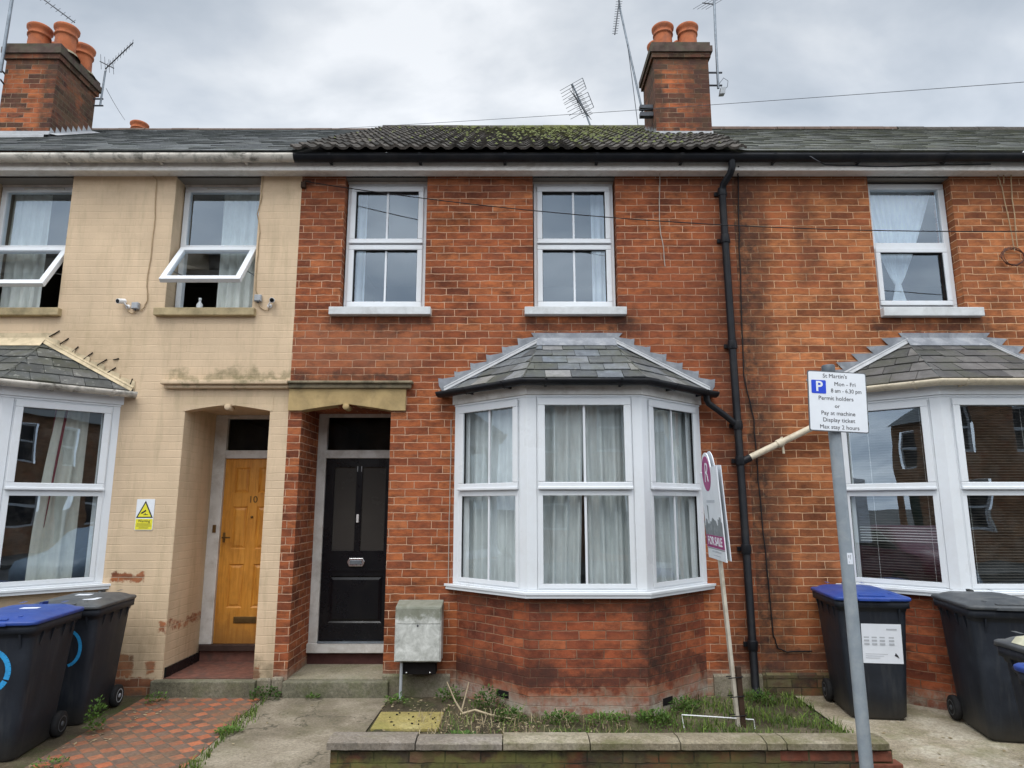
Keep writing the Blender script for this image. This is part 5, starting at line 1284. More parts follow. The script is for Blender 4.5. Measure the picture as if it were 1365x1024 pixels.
# ---------------------------------------------------------------- camera warning sign
t = thing('warning_sign', 'yellow and white camera warning sign on the cream wall', 'sign', (-3.485, 0, 1.62)); tx = -3.485
b = MB(); b.prism([(tx - .085, 1.475), (tx - .08, 1.47), (tx + .08, 1.47), (tx + .085, 1.475), (tx + .085, 1.755), (tx + .08, 1.76), (tx - .08, 1.76), (tx - .085, 1.755)], -.006, -.001); b.build('plate', SIGNW, t)
b = MB(); b.prism([(tx - .08, 1.475), (tx + .08, 1.475), (tx + .08, 1.575), (tx - .08, 1.575)], -.0072, -.0061); yp = b.build('text_panel', YEL, t)
b = MB(); b.prism([(tx - .08, 1.585), (tx + .08, 1.585), (tx, 1.745)], -.0072, -.0061); b.build('triangle_border', INKB, t)
b = MB(); b.prism([(tx - .062, 1.595), (tx + .062, 1.595), (tx, 1.72)], -.0084, -.0073); yt = b.build('triangle', YEL, t)
b = MB(); b.prism([(tx - .036, 1.632), (tx - .028, 1.620), (tx + .014, 1.648), (tx + .007, 1.660)], -.0094, -.0085); b.prism([(tx - .01, 1.612), (tx + .03, 1.612), (tx + .03, 1.618), (tx + .012, 1.618), (tx + .008, 1.63), (tx + .0, 1.626), (tx + .004, 1.618), (tx - .01, 1.618)], -.0093, -.0085); b.build('camera_symbol', INKB, yt)
text_part('Warning', .036, 'lettering', INKB, yp, Vector((tx, -.0078, 1.555)) - ORG[yp.name], sx=.9)
b = MB()
for k, w_ in enumerate((.066, .07, .045)): b.box(tx - w_, tx + w_, -.008, -.0073, 1.524 - k * .018, 1.531 - k * .018)
b.build('small_print', simple('olive_print', (.22, .20, .03), .5), yp)

# ---------------------------------------------------------------- parking sign on its pole
t = thing('sign_pole', 'tall grey steel pole carrying the white parking sign', 'pole', (2.0, -2.4, -.045))
b = MB(); b.tube([(2.003, -2.4, -.04), (1.975, -2.4, 2.535)], .0365, 20); pl_ = b.build('post', POLE, t)
b = MB(); b.lathe(1.974, -2.4, [(.0385, 2.50), (.0395, 2.51), (.0395, 2.555), (.034, 2.562), (0, 2.563)], 20); b.build('cap', simple('grey_pole_cap', (.07, .085, .10), .5), t)
b = MB()
for k in range(7): 
    a0, a1 = R(-110 + k * 8), R(-110 + (k + 1) * 8); b.face([(1.9875 + .0375 * math.cos(a0), -2.4 + .0375 * math.sin(a0), 1.36), (1.9875 + .0375 * math.cos(a1), -2.4 + .0375 * math.sin(a1), 1.36), (1.9875 + .0375 * math.cos(a1), -2.4 + .0375 * math.sin(a1), 1.425), (1.9875 + .0375 * math.cos(a0), -2.4 + .0375 * math.sin(a0), 1.425)])
sk = b.build('sticker', PAPER, t)
b = MB(); 
for (u, z, hw, hh_) in ((-98, 1.405, 5, .008), (-84, 1.40, 4, .012), (-96, 1.372, 3, .004), (-78, 1.41, 3, .005)):
    b.face([(1.9875 + .0382 * math.cos(R(u - hw)), -2.4 + .0382 * math.sin(R(u - hw)), z - hh_), (1.9875 + .0382 * math.cos(R(u + hw)), -2.4 + .0382 * math.sin(R(u + hw)), z - hh_), (1.9875 + .0382 * math.cos(R(u + hw)), -2.4 + .0382 * math.sin(R(u + hw)), z + hh_), (1.9875 + .0382 * math.cos(R(u - hw)), -2.4 + .0382 * math.sin(R(u - hw)), z + hh_)])
b.build('sticker_print', INK, sk)
sg = thing('parking_sign', 'white parking restrictions sign with a blue P, fixed on the grey pole', 'sign', (1.992, -2.447, 2.325)); sg.rotation_euler = (R(-2), R(3.0), R(1))
W2, H2 = .182, .188
b = MB(); b.extrude([(p.x, p.y) for p in rrect(W2, -H2, H2, .012, 0, 3)], -.002, .002)
for i, p in enumerate(b.v): b.v[i] = Vector((p.x, p.z, p.y))
b.build('plate', SIGNBK, sg, local=True)
b = MB(); b.face([Vector((p.x, -.0032, p.y)) for p in rrect(W2 - .006, -H2 + .006, H2 - .006, .01, 0, 3)]); fc = b.build('face', SIGNW, sg, local=True)
for (s_, x, z, sz, wx) in (("St Martin's", -.012, .157, .036, .98), ("Mon - Fri", .048, .108, .036, .98), ("8 am - 6.30 pm", .054, .066, .036, .86), ("Permit holders", -.012, .017, .036, 1.0), ("or", -.006, -.030, .034, 1.0), ("Pay at machine", -.002, -.075, .036, .97), ("Display ticket", 0, -.117, .036, 1.0), ("Max stay 2 hours", .002, -.160, .036, .97)):
    text_part(s_, sz, 'lettering', INKB, fc, (x, -.0038, z), thick=.0003, sx=wx)
b = MB(); b.face([Vector((p.x - .115, -.0044, p.y + .087)) for p in rrect(.045, -.042, .042, .006, 0, 3)]); pp = b.build('parking_symbol', SIGNB, sg, local=True)
text_part('P', .088, 'lettering', SIGNW, pp, (-.113, -.0050, .087), thick=.0003, bold=.002)
b = MB()
for z in (.12, -.12):
    b.cut(); b.tube([(-.02 - .045, .012, z), (-.02 - .04, .05, z), (-.02, .088, z), (-.02 + .04, .05, z), (-.02 + .045, .012, z)], .008, 6)
b.build_each('clip', METAL, sg, local=True)

# ---------------------------------------------------------------- FOR SALE board
t = thing('sale_board', 'white and magenta FOR SALE board on a leaning pale post, right of the middle bay', 'sign', (1.735, -.90, 0.0)); t.rotation_euler = (Matrix.Rotation(R(-3.3), 4, 'Y') @ Matrix.Rotation(R(-93), 4, 'Z')).to_euler()
b = MB(); b.box(-.030, .030, .009, .034, -.02, 1.95); b.build('post', POST, t, local=True, bevel=.003)
def board_outline(w=.29, z0=1.27, z1=1.985):
    pts = [(-w, z0 + .0), (w, z0), (w, z1 + .02), (.10, z1 + .03)]
    for k in range(13): a = R(-5 + 190 * k / 12); pts.append((-.06 + .155 * math.cos(a), z1 + .0 + .155 * math.sin(a)))
    pts += [(-.22, z1 - .01), (-w, z1)]
    return pts
b = MB(); b.prism(board_outline(), .0, .008); fb = b.build('front_board', SIGNW, t, local=True)
b = MB(); b.prism([(x, z + .01) for x, z in board_outline()], .0345, .040); b.build('back_board', SIGNW, t, local=True)
b = MB(); b.prism([(-.06 + .142 * math.cos(R(k * 15)), 1.965 + .145 * math.sin(R(k * 15))) for k in range(24)], -.003, -.0005); em = b.build('emblem', MAGP, t, local=True)
text_part('R', .235, 'lettering', SIGNW, em, (-.06, -.0042, 1.965), thick=.001, shear=.25, bold=-.002)
b = MB(); b.prism([(-.288, 1.362), (.288, 1.362), (.288, 1.462), (-.288, 1.462)], -.003, -.0005); bn = b.build('banner', MAGP, t, local=True)
text_part('FOR SALE', .095, 'lettering', SIGNW, bn, (0, -.0042, 1.412), thick=.001, sx=1.15, bold=.0015)
b = MB(); rr = random.Random(5); x = -.3; pl = [(-.288, 1.4625), (.288, 1.4625)]; tops = []
hs = [(.287, .12), (.25, .16), (.2, .14), (.16, .09), (.1, .13), (.02, .15), (-.05, .12), (-.10, .10), (-.12, .26), (-.14, .10), (-.2, .14), (-.26, .08), (-.287, .12)]
for hx, hv in hs: pl += [(hx, 1.4625 + hv * .9), (hx - .035, 1.4625 + hv * .95)] if hx > -.29 else [(hx, 1.4625 + hv * .9)]
b.prism(pl, -.003, -.0005); b.build('townscape_print', simple('grey_print', (.23, .25, .26), .5, .35, 22, 0), t, local=True)
b = MB(); 
for (xa, xb, z, h) in ((-.15, .12, 1.725, .022), (-.13, .16, 1.325, .014), (-.10, .13, 1.298, .006)): b.cut(); b.box(xa, xb, -.002, -.0005, z, z + h)
b.build_each('small_print', simple('pale_print', (.50, .53, .57), .5), t, local=True)
b = MB(); b.prism([(-.29, 1.350), (.29, 1.350), (.29, 1.358), (-.29, 1.358)], -.002, -.0005); b.build('strip_joint', GREYB, t, local=True)
t2 = thing('stake', 'dark wooden stake tied to the foot of the FOR SALE post', 'stake', (1.785, -.93, 0)); t2.rotation_euler = (0, R(-2), 0)
b = MB(); b.box(-.018, .020, -.02, .02, -.02, .46); b.build('shaft', STAKE, t2, local=True, bevel=.004)
for z in (.10, .24, .38): b = MB(); b.tube([(-.09, -.028, z), (.026, -.026, z + .006), (.028, .026, z + .006), (-.09, .03, z)], .004, 4); b.build('tie', CABLE, t2, local=True)

# ---------------------------------------------------------------- low garden wall
t = thing('garden_wall', 'low mossy brick wall with concrete coping slabs in front of the middle bay', 'wall', (.65, -1.78, -.05))
WX0, WX1 = -1.165, 2.44
b = MB(); y0, y1 = -1.845, -1.69
b.face([(WX0, y0, -.2), (WX1, y0, -.2), (WX1, y0, .155), (WX0, y0, .155)]); b.face([(WX1, y1, -.2), (WX0, y1, -.2), (WX0, y1, .155), (WX1, y1, .155)]); b.face([(WX0, y1, -.2), (WX0, y0, -.2), (WX0, y0, .155), (WX0, y1, .155)]); b.face([(WX1, y0, -.2), (WX1, y1, -.2), (WX1, y1, .155), (WX1, y0, .155)])
b.build('brickwork', M['brick_low'], t)
cuts = [-1.19, -.62, -.06, .50, 1.08, 1.63, 1.76, 2.42]; rr = random.Random(2)
for i, (a, c) in enumerate(zip(cuts, cuts[1:])):
    b = MB(); dz = rr.uniform(-.004, .004); n = 9; tz = rr.uniform(-.003, .003)
    for k in range(n):
        xa, xb = a + .004 + (c - a - .008) * k / n, a + .004 + (c - a - .008) * (k + 1) / n
        ja, jb = .004 * math.sin(xa * 37), .004 * math.sin(xb * 37); 
        P = [(xa, -1.872 + ja, .162), (xb, -1.872 + jb, .162), (xb, -1.67, .162), (xa, -1.67, .162), (xa, -1.872 + ja, .199 + dz), (xb, -1.872 + jb, .199 + dz), (xb, -1.67, .202 + dz + tz), (xa, -1.67, .202 + dz + tz), (xa, -1.78, .214 + dz), (xb, -1.78, .214 + dz)]
        F = [(0, 3, 2, 1), (4, 5, 9, 8), (8, 9, 6, 7), (0, 1, 5, 4), (2, 3, 7, 6)]
        if k == 0: F += [(3, 0, 4, 8, 7)]
        if k == n - 1: F += [(1, 2, 6, 9, 5)]
        b.faces(P, F)
    b.build('coping_slab', M['copeg' if i in (0, 1) else 'cope'], t)
OB = simple('exposed_red_brick', (.20, .062, .034), .9, .35, 14, .5, 40, dirt=(.07, .045, .03), dirtamt=.6, dscale=8, objspace=False)
for (a, c, z, y) in ((2.20, 2.435, .083, -1.852), (1.72, 1.90, .086, -1.848), (1.91, 2.18, .085, -1.848), (2.30, 2.50, .010, -1.858), (2.28, 2.515, -.066, -1.856)):
    b = MB(); b.box(a, c, y, y + .10, z, z + .064); b.build('brick', OB, t, bevel=.007)

# ---------------------------------------------------------------- things in the little garden
t = thing('paving_slab', 'yellow lichened slab lying on the soil below the meter box', 'slab', (-.80, -.77, 0))
b = MB(); b.prism([(-1.08, .0), (-.56, .0), (-.56, .03), (-1.08, .03)], -1.0, -.58); b.build('stone', M['slab'], t, bevel=.008)
b = MB(); rr = random.Random(8)
for _ in range(14):
    x, y = rr.uniform(-1.0, -.6), rr.uniform(-.95, -.62); b.tube([(x, y, .032), (x + rr.uniform(-.02, .02), y, .036)], .006, 5)
b.build('crumbs', DARK, t)
t = thing('wire_hoop', 'thin white wire frame standing in the grass by the FOR SALE post', 'wire frame', (1.56, -.93, 0))
b = MB(); b.tube([(1.33, -.93, .0), (1.315, -.93, .105), (1.60, -.92, .085), (1.87, -.93, .07), (1.875, -.93, .0)], .0045, 5); b.build('wire', SKIN_W, t)
# dead stalks
rr = random.Random(12)
def stalk(name, pts, r, m, label, group=None):
    b = MB(); b.tube(pts, r, 6, r2=r * .5); o = b.build(name, m); tag(o, label, 'stalk', group); return set_origin(o, pts[0])
STK = simple('dry_stalk_bark', (.42, .34, .22), .8, .25, 20, .1)
stalk('dead_stalk', [(-.42, -.62, .02), (-.30, -.68, .07), (-.16, -.75, .05), (.02, -.78, .03)], .011, STK, 'long pale dead stalk lying towards the bay corner on the soil', 'dead stalks')
stalk('dead_stalk', [(-.40, -.62, .02), (-.47, -.60, .12), (-.54, -.58, .26)], .009, STK, 'pale cut stalk leaning left below the meter box', 'dead stalks')
stalk('dead_stalk', [(-.42, -.60, .02), (-.39, -.57, .13), (-.36, -.55, .25)], .008, STK, 'pale cut stalk standing upright beside the left-leaning one', 'dead stalks')
def leafball(name, c, n, rad, h, leaf, m, label, cat='weed', group=None, seed=0, up=.5, tn=(0, 1)):
    """a low plant: many small leaf faces on short stems spreading from one root"""
    rr = random.Random(seed); b = MB()
    leaf *= .62
    for _ in range(int(n * 2.0)):
        a = rr.uniform(0, 6.283); d = rad * rr.random() ** .6; z = h * rr.random() * (1 - .5 * d / rad)
        p = Vector((c[0] + math.cos(a) * d, c[1] + math.sin(a) * d * .8, c[2] + z + .004)); s = leaf * rr.uniform(.5, 1.2)
        u = Vector((math.cos(a + rr.uniform(-1, 1)), math.sin(a + rr.uniform(-1, 1)), rr.uniform(-.1, up + .4))).normalized(); v = u.cross(Vector((rr.uniform(-.4, .4), rr.uniform(-.4, .4), 1))).normalized()
        b.t = rr.uniform(*tn); b.face([p, p + u * s * .45 + v * s * .3 + Vector((0, 0, s * .08)), p + u * s, p + u * s * .45 - v * s * .3 + Vector((0, 0, s * .08))])
    o = b.build(name, m); tag(o, label, cat, group); return set_origin(o, c)
WG = 'weeds growing in the cracks'
leafball('weed', (-2.20, -.13, 0), 130, .13, .13, .05, LEAF, 'dark green weed in the gap between the two door steps', group=WG, seed=1, tn=(0, .35))
leafball('weed', (-1.78, -.11, 0), 26, .06, .05, .05, LEAF, 'small leafy seedling at the foot of the red house step', group=WG, seed=2, tn=(.4, 1))
leafball('weed', (-1.0, -.33, .02), 60, .10, .09, .05, LEAF, 'bright green weed at the foot of the meter box pipe', group=WG, seed=3, tn=(.6, 1))
leafball('weed', (-.20, -.50, .02), 190, .15, .19, .045, LEAF, 'ferny green weed against the left side of the bay', group=WG, seed=4, tn=(.0, .5), up=1.2)
leafball('weed', (-3.17, -1.02, .02), 120, .07, .26, .05, LEAF, 'green weed growing between the two left-hand bins', group=WG, seed=5, tn=(.3, 1), up=1)
leafball('weed', (-3.10, -.25, .02), 60, .09, .08, .045, LEAF, 'low weed beside the wheel of the grey-lidded bin at left', group=WG, seed=6)
leafball('weed', (.75, -.78, .01), 120, .16, .07, .05, LEAF, 'bright leafy weed at the foot of the bay front', group=WG, seed=7, tn=(.4, 1))
leafball('weed', (-3.02, -1.72, .01), 60, .12, .06, .04, LEAF, 'scrubby weed beside the blue-lidded left bin at the path edge', group=WG, seed=8)
leafball('weed', (-4.72, -.72, .985), 26, .08, .1, .04, LEAF, 'sprig of weed on the sill of the cream house bay', group=WG, seed=9)
for i_, (x_, y_, r_, n_, h_, lb_) in enumerate(((-.02, -.76, .12, 120, .12, 'leafy weed at the left corner of the bay base'), (.38, -.80, .15, 130, .08, 'spreading weed under the left half of the bay front'),
        (1.12, -.79, .14, 130, .10, 'dark green weed at the right corner of the bay base'), (1.45, -.50, .12, 120, .13, 'bushy weed below the air brick right of the bay'), (-.55, -.22, .12, 90, .14, 'ragged weed behind the dead stalks, against the wall'),
        (2.15, -.28, .12, 90, .12, 'weed at the foot of the black downpipe'), (-.35, -1.25, .14, 110, .06, 'low weed beside the yellow slab, just behind the low wall'))):
    leafball('weed', (x_, y_, .01), n_, r_, h_, .05, LEAF, lb_, group=WG, seed=40 + i_, tn=(0, .75), up=.9)
def grass(name, n, region, hmin, hmax, label, kind='stuff', seed=0, m=None, dens=None, lean=.5, zf=lambda x, y: .0, cat='grass'):
    rr = random.Random(seed); b = MB(); k = 0
    while k < n:
        x, y = rr.uniform(region[0], region[1]), rr.uniform(region[2], region[3])
        if dens and rr.random() > dens(x, y): k += .2; continue
        a = rr.uniform(0, 6.283); h = rr.uniform(hmin, hmax); w_ = rr.uniform(.0022, .0045); d = Vector((math.cos(a), math.sin(a), 0)); s_ = Vector((-d.y, d.x, 0)) * w_; p = Vector((x, y, zf(x, y))); ln = rr.uniform(.1, 1) * lean
        m1 = p + d * h * ln * .35 + Vector((0, 0, h * .6)); tp = p + d * h * ln + Vector((0, 0, h * rr.uniform(.7, 1)))
        b.t = rr.random(); b.face([p - s_, p + s_, m1 + s_ * .8, m1 - s_ * .8]); b.face([m1 - s_ * .8, m1 + s_ * .8, tp]); k += 1
    o = b.build(name, m or GRASSM); tag(o, label, cat, kind=kind); return o
def inbay(x, y):
    c = BAY['C']; 
    if abs(x - c) < .5: return y > -.64
    return y > -.63 + (abs(x - c) - .5) * .92 and abs(x - c) < 1.2
grass('grass', 3600, (-.55, 2.54, -1.62, -.03), .025, .11, 'rough green and straw grass behind the low wall', seed=1, zf=lambda x, y: .01,
      dens=lambda x, y: 0 if inbay(x, y) else (max(0, min(1, (x - .5) * 1.1)) * max(0, .4 + .6 * math.sin(x * 7 + y * 9)) + .10), lean=1.1)
grass('dry_grass', 420, (-.75, .9, -1.3, -.5), .02, .10, 'dry straw and dead stems on the soil under the bay', seed=2, m=DRY, zf=lambda x, y: .012, dens=lambda x, y: 0 if inbay(x, y) else .7, lean=1.6, cat='dry grass')
grass('edge_grass', 800, (-2.32, -2.02, -1.9, -.1), .015, .06, 'grass and moss along the crack between the tiled and concrete paths', seed=3, dens=lambda x, y: max(0, 1 - abs(x + 2.14 + (y + 1) * .05) / (.07 + .05 * math.sin(y * 6))), lean=1.2)
leafball('moss_patch', (-2.15, -1.02, 0), 150, .10, .04, .035, LEAF, 'bright moss clump on the crack between the two paths', 'moss', seed=10, tn=(.5, 1))
def cover(name, n, region, leaf, m, label, dens, seed=0, z=.015, tn=(0, 1)):
    rr = random.Random(seed); b = MB(); k = 0
    while k < n:
        x, y = rr.uniform(region[0], region[1]), rr.uniform(region[2], region[3]); k += .25
        if inbay(x, y) or rr.random() > dens(x, y): continue
        k += .75; a = rr.uniform(0, 6.283); s = leaf * rr.uniform(.4, 1.2); p = Vector((x, y, z + rr.random() ** 2 * .03))
        u = Vector((math.cos(a), math.sin(a), rr.uniform(0, .7))).normalized(); v = u.cross(Vector((rr.uniform(-.4, .4), rr.uniform(-.4, .4), 1))).normalized(); b.t = rr.uniform(*tn)
        b.face([p - u * s * .5, p + v * s * .32, p + u * s * .5, p - v * s * .32])
    return tag(b.build(name, m), label, 'ground cover', kind='stuff')
cl = lambda x, y: max(0, math.sin(x * 5.3 + 1.1 * math.sin(y * 6)) * .6 + math.sin(x * 11 - y * 8) * .4 + .25)
cover('ground_cover', 4200, (-.5, 2.52, -1.64, -.04), .022, LEAF, 'low green clover and moss covering the bed under the bay and along the grass', lambda x, y: cl(x, y) * (1 if x > .3 else .5), 31, tn=(.1, 1))
# litter: dead leaves and grit on the paths
b = MB(); rr = random.Random(21)
for _ in range(520):
    x, y = rr.choice([(rr.uniform(-1.1, -.2), rr.uniform(-.6, -.1)), (rr.uniform(-3.2, -2.9), rr.uniform(-1.8, -.1)), (rr.uniform(-2.1, 2.3), rr.uniform(-1.9, -.2)), (rr.uniform(2.6, 4.2), rr.uniform(-1.8, -.1)), (rr.uniform(-.9, .6), rr.uniform(-1.4, -.7)), (rr.uniform(-.6, .3), rr.uniform(-1.4, -.7)), (rr.uniform(-.6, .3), rr.uniform(-1.2, -.5))])
    if inbay(x, y): continue
    z = .03; s = rr.uniform(.006, .02); a = rr.uniform(0, 6.28); u = Vector((math.cos(a), math.sin(a), rr.uniform(-.3, .3))) * s; v = Vector((-math.sin(a), math.cos(a), rr.uniform(-.3, .3))) * s * .6
    p = Vector((x, y, z if -1.1 < x < 2.5 else .012)); b.t = rr.random(); b.face([p - u, p - v, p + u, p + v])
tag(b.build('leaf_litter', DRY), 'dead leaves and grit scattered over the paths and soil', 'leaf litter', kind='stuff')
# bottle on the open window's board
t = thing('bottle', 'small white bottle on the sill inside the right-hand open window', 'bottle', (-3.27, .28, 3.66))
b = MB(); b.lathe(-3.27, .28, [(0, 3.66), (.03, 3.66), (.032, 3.70), (.032, 3.77), (.012, 3.80), (.012, 3.815)], 14); b.build('body', SKIN_W, t)
b = MB(); b.lathe(-3.27, .28, [(.015, 3.816), (.015, 3.84), (0, 3.841)], 12); b.build('cap', SKIN_W, t)

# ---------------------------------------------------------------- aerials
def yagi(parent, A, B, n, el, up, r=.006, refl=None, m=None):
    """boom from A to B with n rods along direction up (half-length el)"""
    m = m or METALD; A, B, up = Vector(A), Vector(B), Vector(up).normalized()
    b = MB(); b.tube([A, B], r * 1.5, 6); bm = b.build('boom', m, parent)
    b = MB()
    for k in range(n):
        p = A.lerp(B, .06 + .92 * k / (n - 1)); l = el * (1 - .25 * k / n); b.cut(); b.tube([p - up * l, p + up * l], r * .6, 4)
    b.build_each('rod', m, bm)
    return bm
def aerial(label, loc, mast, r=.016, extra=None):
    t = thing('aerial', label, 'aerial', loc, 0, 'television aerials'); b = MB(); b.tube(mast, r, 8); b.build('mast', METAL, t); return t
# above the left chimney, out of the top of the frame
t = aerial('aerial mast at the far left edge, rising out of the top of the photo', at(1, 80, 1.9), [at(0, 96, 1.9), at(16, -4, 1.9), at(22, -40, 1.9)], .022)
yagi(t, at(18, -30, 1.9), at(99, 30, 1.9), 12, .05, Vector((.4, 0, .35)), .006)
for z in (7.85, 7.55): b = MB(); p = at(2, 92 if z > 7.7 else 106, 1.9); b.tube([(-7.12, 2.1, p.z), (p.x - .02, 1.9, p.z)], .012, 6); b.build('bracket', METALD, t)
# behind the left chimney
t = aerial('small aerial on the right side of the left chimney', at(133, 140, 2.75), [at(133, 141, 2.75), at(140, 95, 2.75)], .014)
yagi(t, at(140, 92, 2.75), at(177, 57, 2.4), 10, .075, Vector((.05, 0, 1)), .006)
yagi(t, at(133, 82, 2.9), at(151, 91, 2.6), 4, .13, Vector((-.15, 0, 1)), .006)
for y in (132, 141): b = MB(); b.tube([at(124, y, 2.75), at(137, y, 2.75)], .012, 6); b.build('bracket', METALD, t)
# grid aerial over the ridge
t = aerial('grid-backed aerial standing over the mossy ridge', at(789, 174, 4.0), [at(790, 178, 4.0), at(781, 153, 4.0), at(762, 112, 3.9)], .016)
for (a, c, d, e) in (((746, 121), (776, 104), (781, 118), (751, 138)), ((752, 140), (783, 123), (791, 143), (760, 159))):
    b = MB(); A, Bp, Cc, Dd = at(*a, 4.0), at(*c, 3.8), at(*d, 3.8), at(*e, 4.0)
    b.tube([Bp, Cc], .006, 4); b.tube([A.lerp(Bp, .5), Dd.lerp(Cc, .5)], .006, 4)
    for k in range(5): b.tube([A.lerp(Dd, k / 4), Bp.lerp(Cc, k / 4)], .005, 4)
    b.build('reflector_grid', METALD, t)
rr = random.Random(3); b = MB(); A, Bb = at(766, 128, 3.9), at(783, 154, 3.4)
for k in range(13):
    p = A.lerp(Bb, k / 12)
    for s_ in ((.10, .0, .045), (.09, .1, -.04)): v = Vector(s_) * (1.15 - .4 * k / 12); b.tube([p - v, p + v], .0045, 4)
b.tube([A, Bb], .010, 6); b.build('boom', METALD, t)
# tall leaning mast left of the middle chimney
t = aerial('tall leaning mast on the left of the middle chimney', at(855, 148, 2.2), [at(856, 150, 2.2), at(826, 12, 2.2), at(823, -12, 2.2)], .015)
yagi(t, at(827, -14, 2.2), at(819, 46, 2.1), 18, .05, Vector((1, 0, .08)), .007)
b = MB(); b.box(1.80, 1.985, 2.12, 2.20, 7.08, 7.14); b.box(1.80, 1.985, 2.12, 2.20, 7.2, 7.25); b.build('bracket', METALD, t)
b = MB(); b.tube([at(836, 60, 2.18), at(842, 105, 2.18), at(850, 168, 2.1)], .005, 4); b.build('cable', METALD, t)
# right of the middle chimney
t = aerial('aerial mast with a small box on the right of the middle chimney', at(958, 120, 2.2), [at(957, 118, 2.2), at(953, 40, 2.2), at(951, -14, 2.2)], .018)
yagi(t, at(936, 4, 2.3), at(952, 6, 2.2), 4, .16, Vector((.8, -.4, .28)), .006)
for y in (97, 114): b = MB(); b.tube([at(944, y, 2.2), at(962, y, 2.2)], .014, 6); b.build('bracket', METALD, t)
p = at(962, 122, 2.15); b = MB(); b.prism([(p.x - .045, p.z - .06), (p.x + .03, p.z - .055), (p.x + .05, p.z + .05), (p.x - .02, p.z + .055)], 2.11, 2.19); b.build('amplifier_box', GREYB, t, bevel=.008)
b = MB(); b.tube([at(958, 112, 2.15), at(964, 104, 2.15), at(970, 108, 2.15), at(969, 116, 2.15), at(964, 120, 2.15)], .004, 4); b.build('cable', METALD, t)
# overhead wires
def span(A, B, sag, n=24): 
    A, B = Vector(A), Vector(B); return [A.lerp(B, k / n) - Vector((0, 0, sag * 4 * (k / n) * (1 - k / n))) for k in range(n + 1)]
b = MB(); p0, p1 = at(400, 174, 4.4), at(1365, 105, -.6); b.tube(span(p1 + (p1 - p0) * .3, p0, .05), .0032, 5); o = b.build('overhead_wire', METALD); tag(o, 'thin overhead wire crossing the sky in front of the middle chimney', 'wire')
b = MB(); b.tube(span((-2.16, -.03, 5.0), (5.9, -.9, 4.12), .22, 30), .005, 5); o = b.build('overhead_wire', CABLE); tag(o, 'thin black wire drooping across the red brick upstairs windows', 'wire')
b = MB(); c = at(404, 247, -.02); b.box(c.x - .02, c.x + .025, -.045, -.001, c.z - .03, c.z + .03); b.tube([(c.x, -.04, c.z), (c.x + .03, -.04, c.z + .045), (c.x + .08, -.04, c.z + .03)], .009, 6); b.build('cable_clamp', STAKE, H_C)
b = MB(); b.tube(span(at(141, 118, 2.75), at(166, 160, 4.9), .02, 8), .004, 4); tag(b.build('guy_wire', METALD), 'fine wire running from the left chimney aerial down behind the ridge', 'wire')

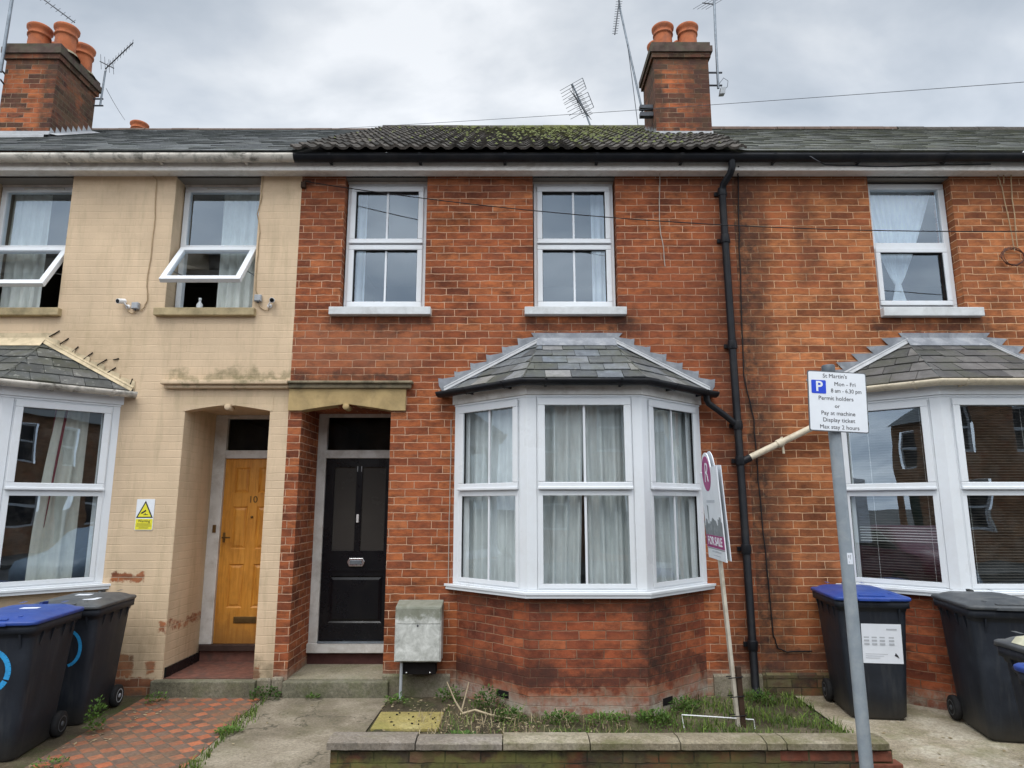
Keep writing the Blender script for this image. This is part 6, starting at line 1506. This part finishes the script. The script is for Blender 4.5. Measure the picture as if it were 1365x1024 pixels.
# ---------------------------------------------------------------- the other side of the street (seen in the window panes)
def far_house(x, label, dup_from=None):
    t = thing('opposite_house', label, 'house', (x, -16.5, -.05), 0, 'houses across the street'); W_ = 4.5
    b = MB(); y = -16.5
    ops = [(x - 1.7, x - .8, 3.4, 4.9), (x + .5, x + 1.4, 3.4, 4.9), (x - 1.7, x - .8, .2, 2.4), (x + .1, x + 1.8, .9, 2.5)]
    xs = sorted({x - 2.25, x + 2.25, *[o[0] for o in ops], *[o[1] for o in ops]}); zs = sorted({-.1, 5.3, *[o[2] for o in ops], *[o[3] for o in ops]})
    for i in range(len(xs) - 1):
        for j in range(len(zs) - 1):
            cx_, cz = (xs[i] + xs[i + 1]) / 2, (zs[j] + zs[j + 1]) / 2
            if any(o[0] < cx_ < o[1] and o[2] < cz < o[3] for o in ops): continue
            b.face([(xs[i + 1], y, zs[j]), (xs[i], y, zs[j]), (xs[i], y, zs[j + 1]), (xs[i + 1], y, zs[j + 1])])
    b.build('wall', M['brick_far'], t)
    b = MB(); b.faces([(x + 2.25, -16.25, 5.2), (x - 2.25, -16.25, 5.2), (x - 2.25, -20.5, 7.9), (x + 2.25, -20.5, 7.9), (x + 2.25, -24.5, 5.2), (x - 2.25, -24.5, 5.2)], [(0, 1, 2, 3), (3, 2, 5, 4)]); b.build('roof', M['slate_main'], t)
    for k, o in enumerate(ops):
        if k == 2:
            b = MB(); b.box(o[0], o[1], y - .3, y - .25, o[2], o[3]); b.build('door', simple('green_door', (.03, .07, .05), .5), t); continue
        b = MB(); yy = y - .1; b.M = Matrix.Translation((o[1], yy, 0)) @ Matrix.Rotation(math.pi, 4, 'Z'); bars(b, 0, o[1] - o[0], o[2], o[3], .08, 0, .06); b.box(.08, o[1] - o[0] - .08, 0, .06, (o[2] + o[3]) / 2 - .04, (o[2] + o[3]) / 2 + .04); f_ = b.build('window', PVC2, t)
        b = MB(); b.face([(o[1], yy - .03, o[2]), (o[0], yy - .03, o[2]), (o[0], yy - .03, o[3]), (o[1], yy - .03, o[3])]); b.build('pane', BLACKD, f_)
    return t
for i, x in enumerate((-18, -13.5, -9, -4.5, 0, 4.5, 9, 13.5, 18)):
    far_house(x, 'plain brick house across the street, behind the camera')
def car(x, y, m, label):
    t = thing('parked_car', label, 'car', (x, y, -.185), 0, 'cars parked along the near kerb')
    pr = [(-2.1, .35), (-2.12, .62), (-2.0, .82), (-1.25, .95), (-.55, 1.40), (.75, 1.45), (1.45, 1.05), (2.0, .95), (2.1, .7), (2.08, .35)]
    b = MB(); rings = []
    for yy, s in ((-.86, .94), (-.80, 1), (-.45, 1.02), (.45, 1.02), (.80, 1), (.86, .94)):
        rings.append([Vector((px * s, yy * (1 - .22 * max(0, (pz - .9)) / .5), pz if pz < .9 else .9 + (pz - .9) * (s if abs(yy) < .85 else .9))) for px, pz in pr])
    n = len(pr); b.smooth = True; b.faces([p for r_ in rings for p in r_], [(i * n + j, i * n + (j + 1) % n, (i + 1) * n + (j + 1) % n, (i + 1) * n + j) for i in range(5) for j in range(n)]); b.smooth = False; b.face(rings[0]); b.face(rings[-1][::-1])
    b.build('body', m, t, local=True)
    b = MB()
    for s in (-1, 1): b.cut(); b.prism([(-1.05, .98), (1.2, 1.05), (.65, 1.36), (-.5, 1.32)], s * .79 - .012, s * .79 + .012)
    b.build_each('side_window', BLACKD, t, local=True)
    for xx in (-1.3, 1.3):
        for s in (-1, 1):
            b = MB(); b.lathe(xx, .32, [(.0, s * .80), (.19, s * .82), (.2, s * .87), (.30, s * .87), (.32, s * .84), (.32, s * .70)], 20, 'Y'); b.build('wheel', RUBBER, t, local=True)
    return t
car(-4.75, -5.8, simple('maroon_car_paint', (.16, .02, .04), .25, .05, 2, 0), 'maroon car at the kerb, seen only as a reflection in the right-hand bay')
car(4.9, -5.8, simple('silver_blue_car_paint', (.20, .27, .34), .25, .05, 2, 0), 'silver-blue car at the kerb, seen only as a reflection in the cream house bay')
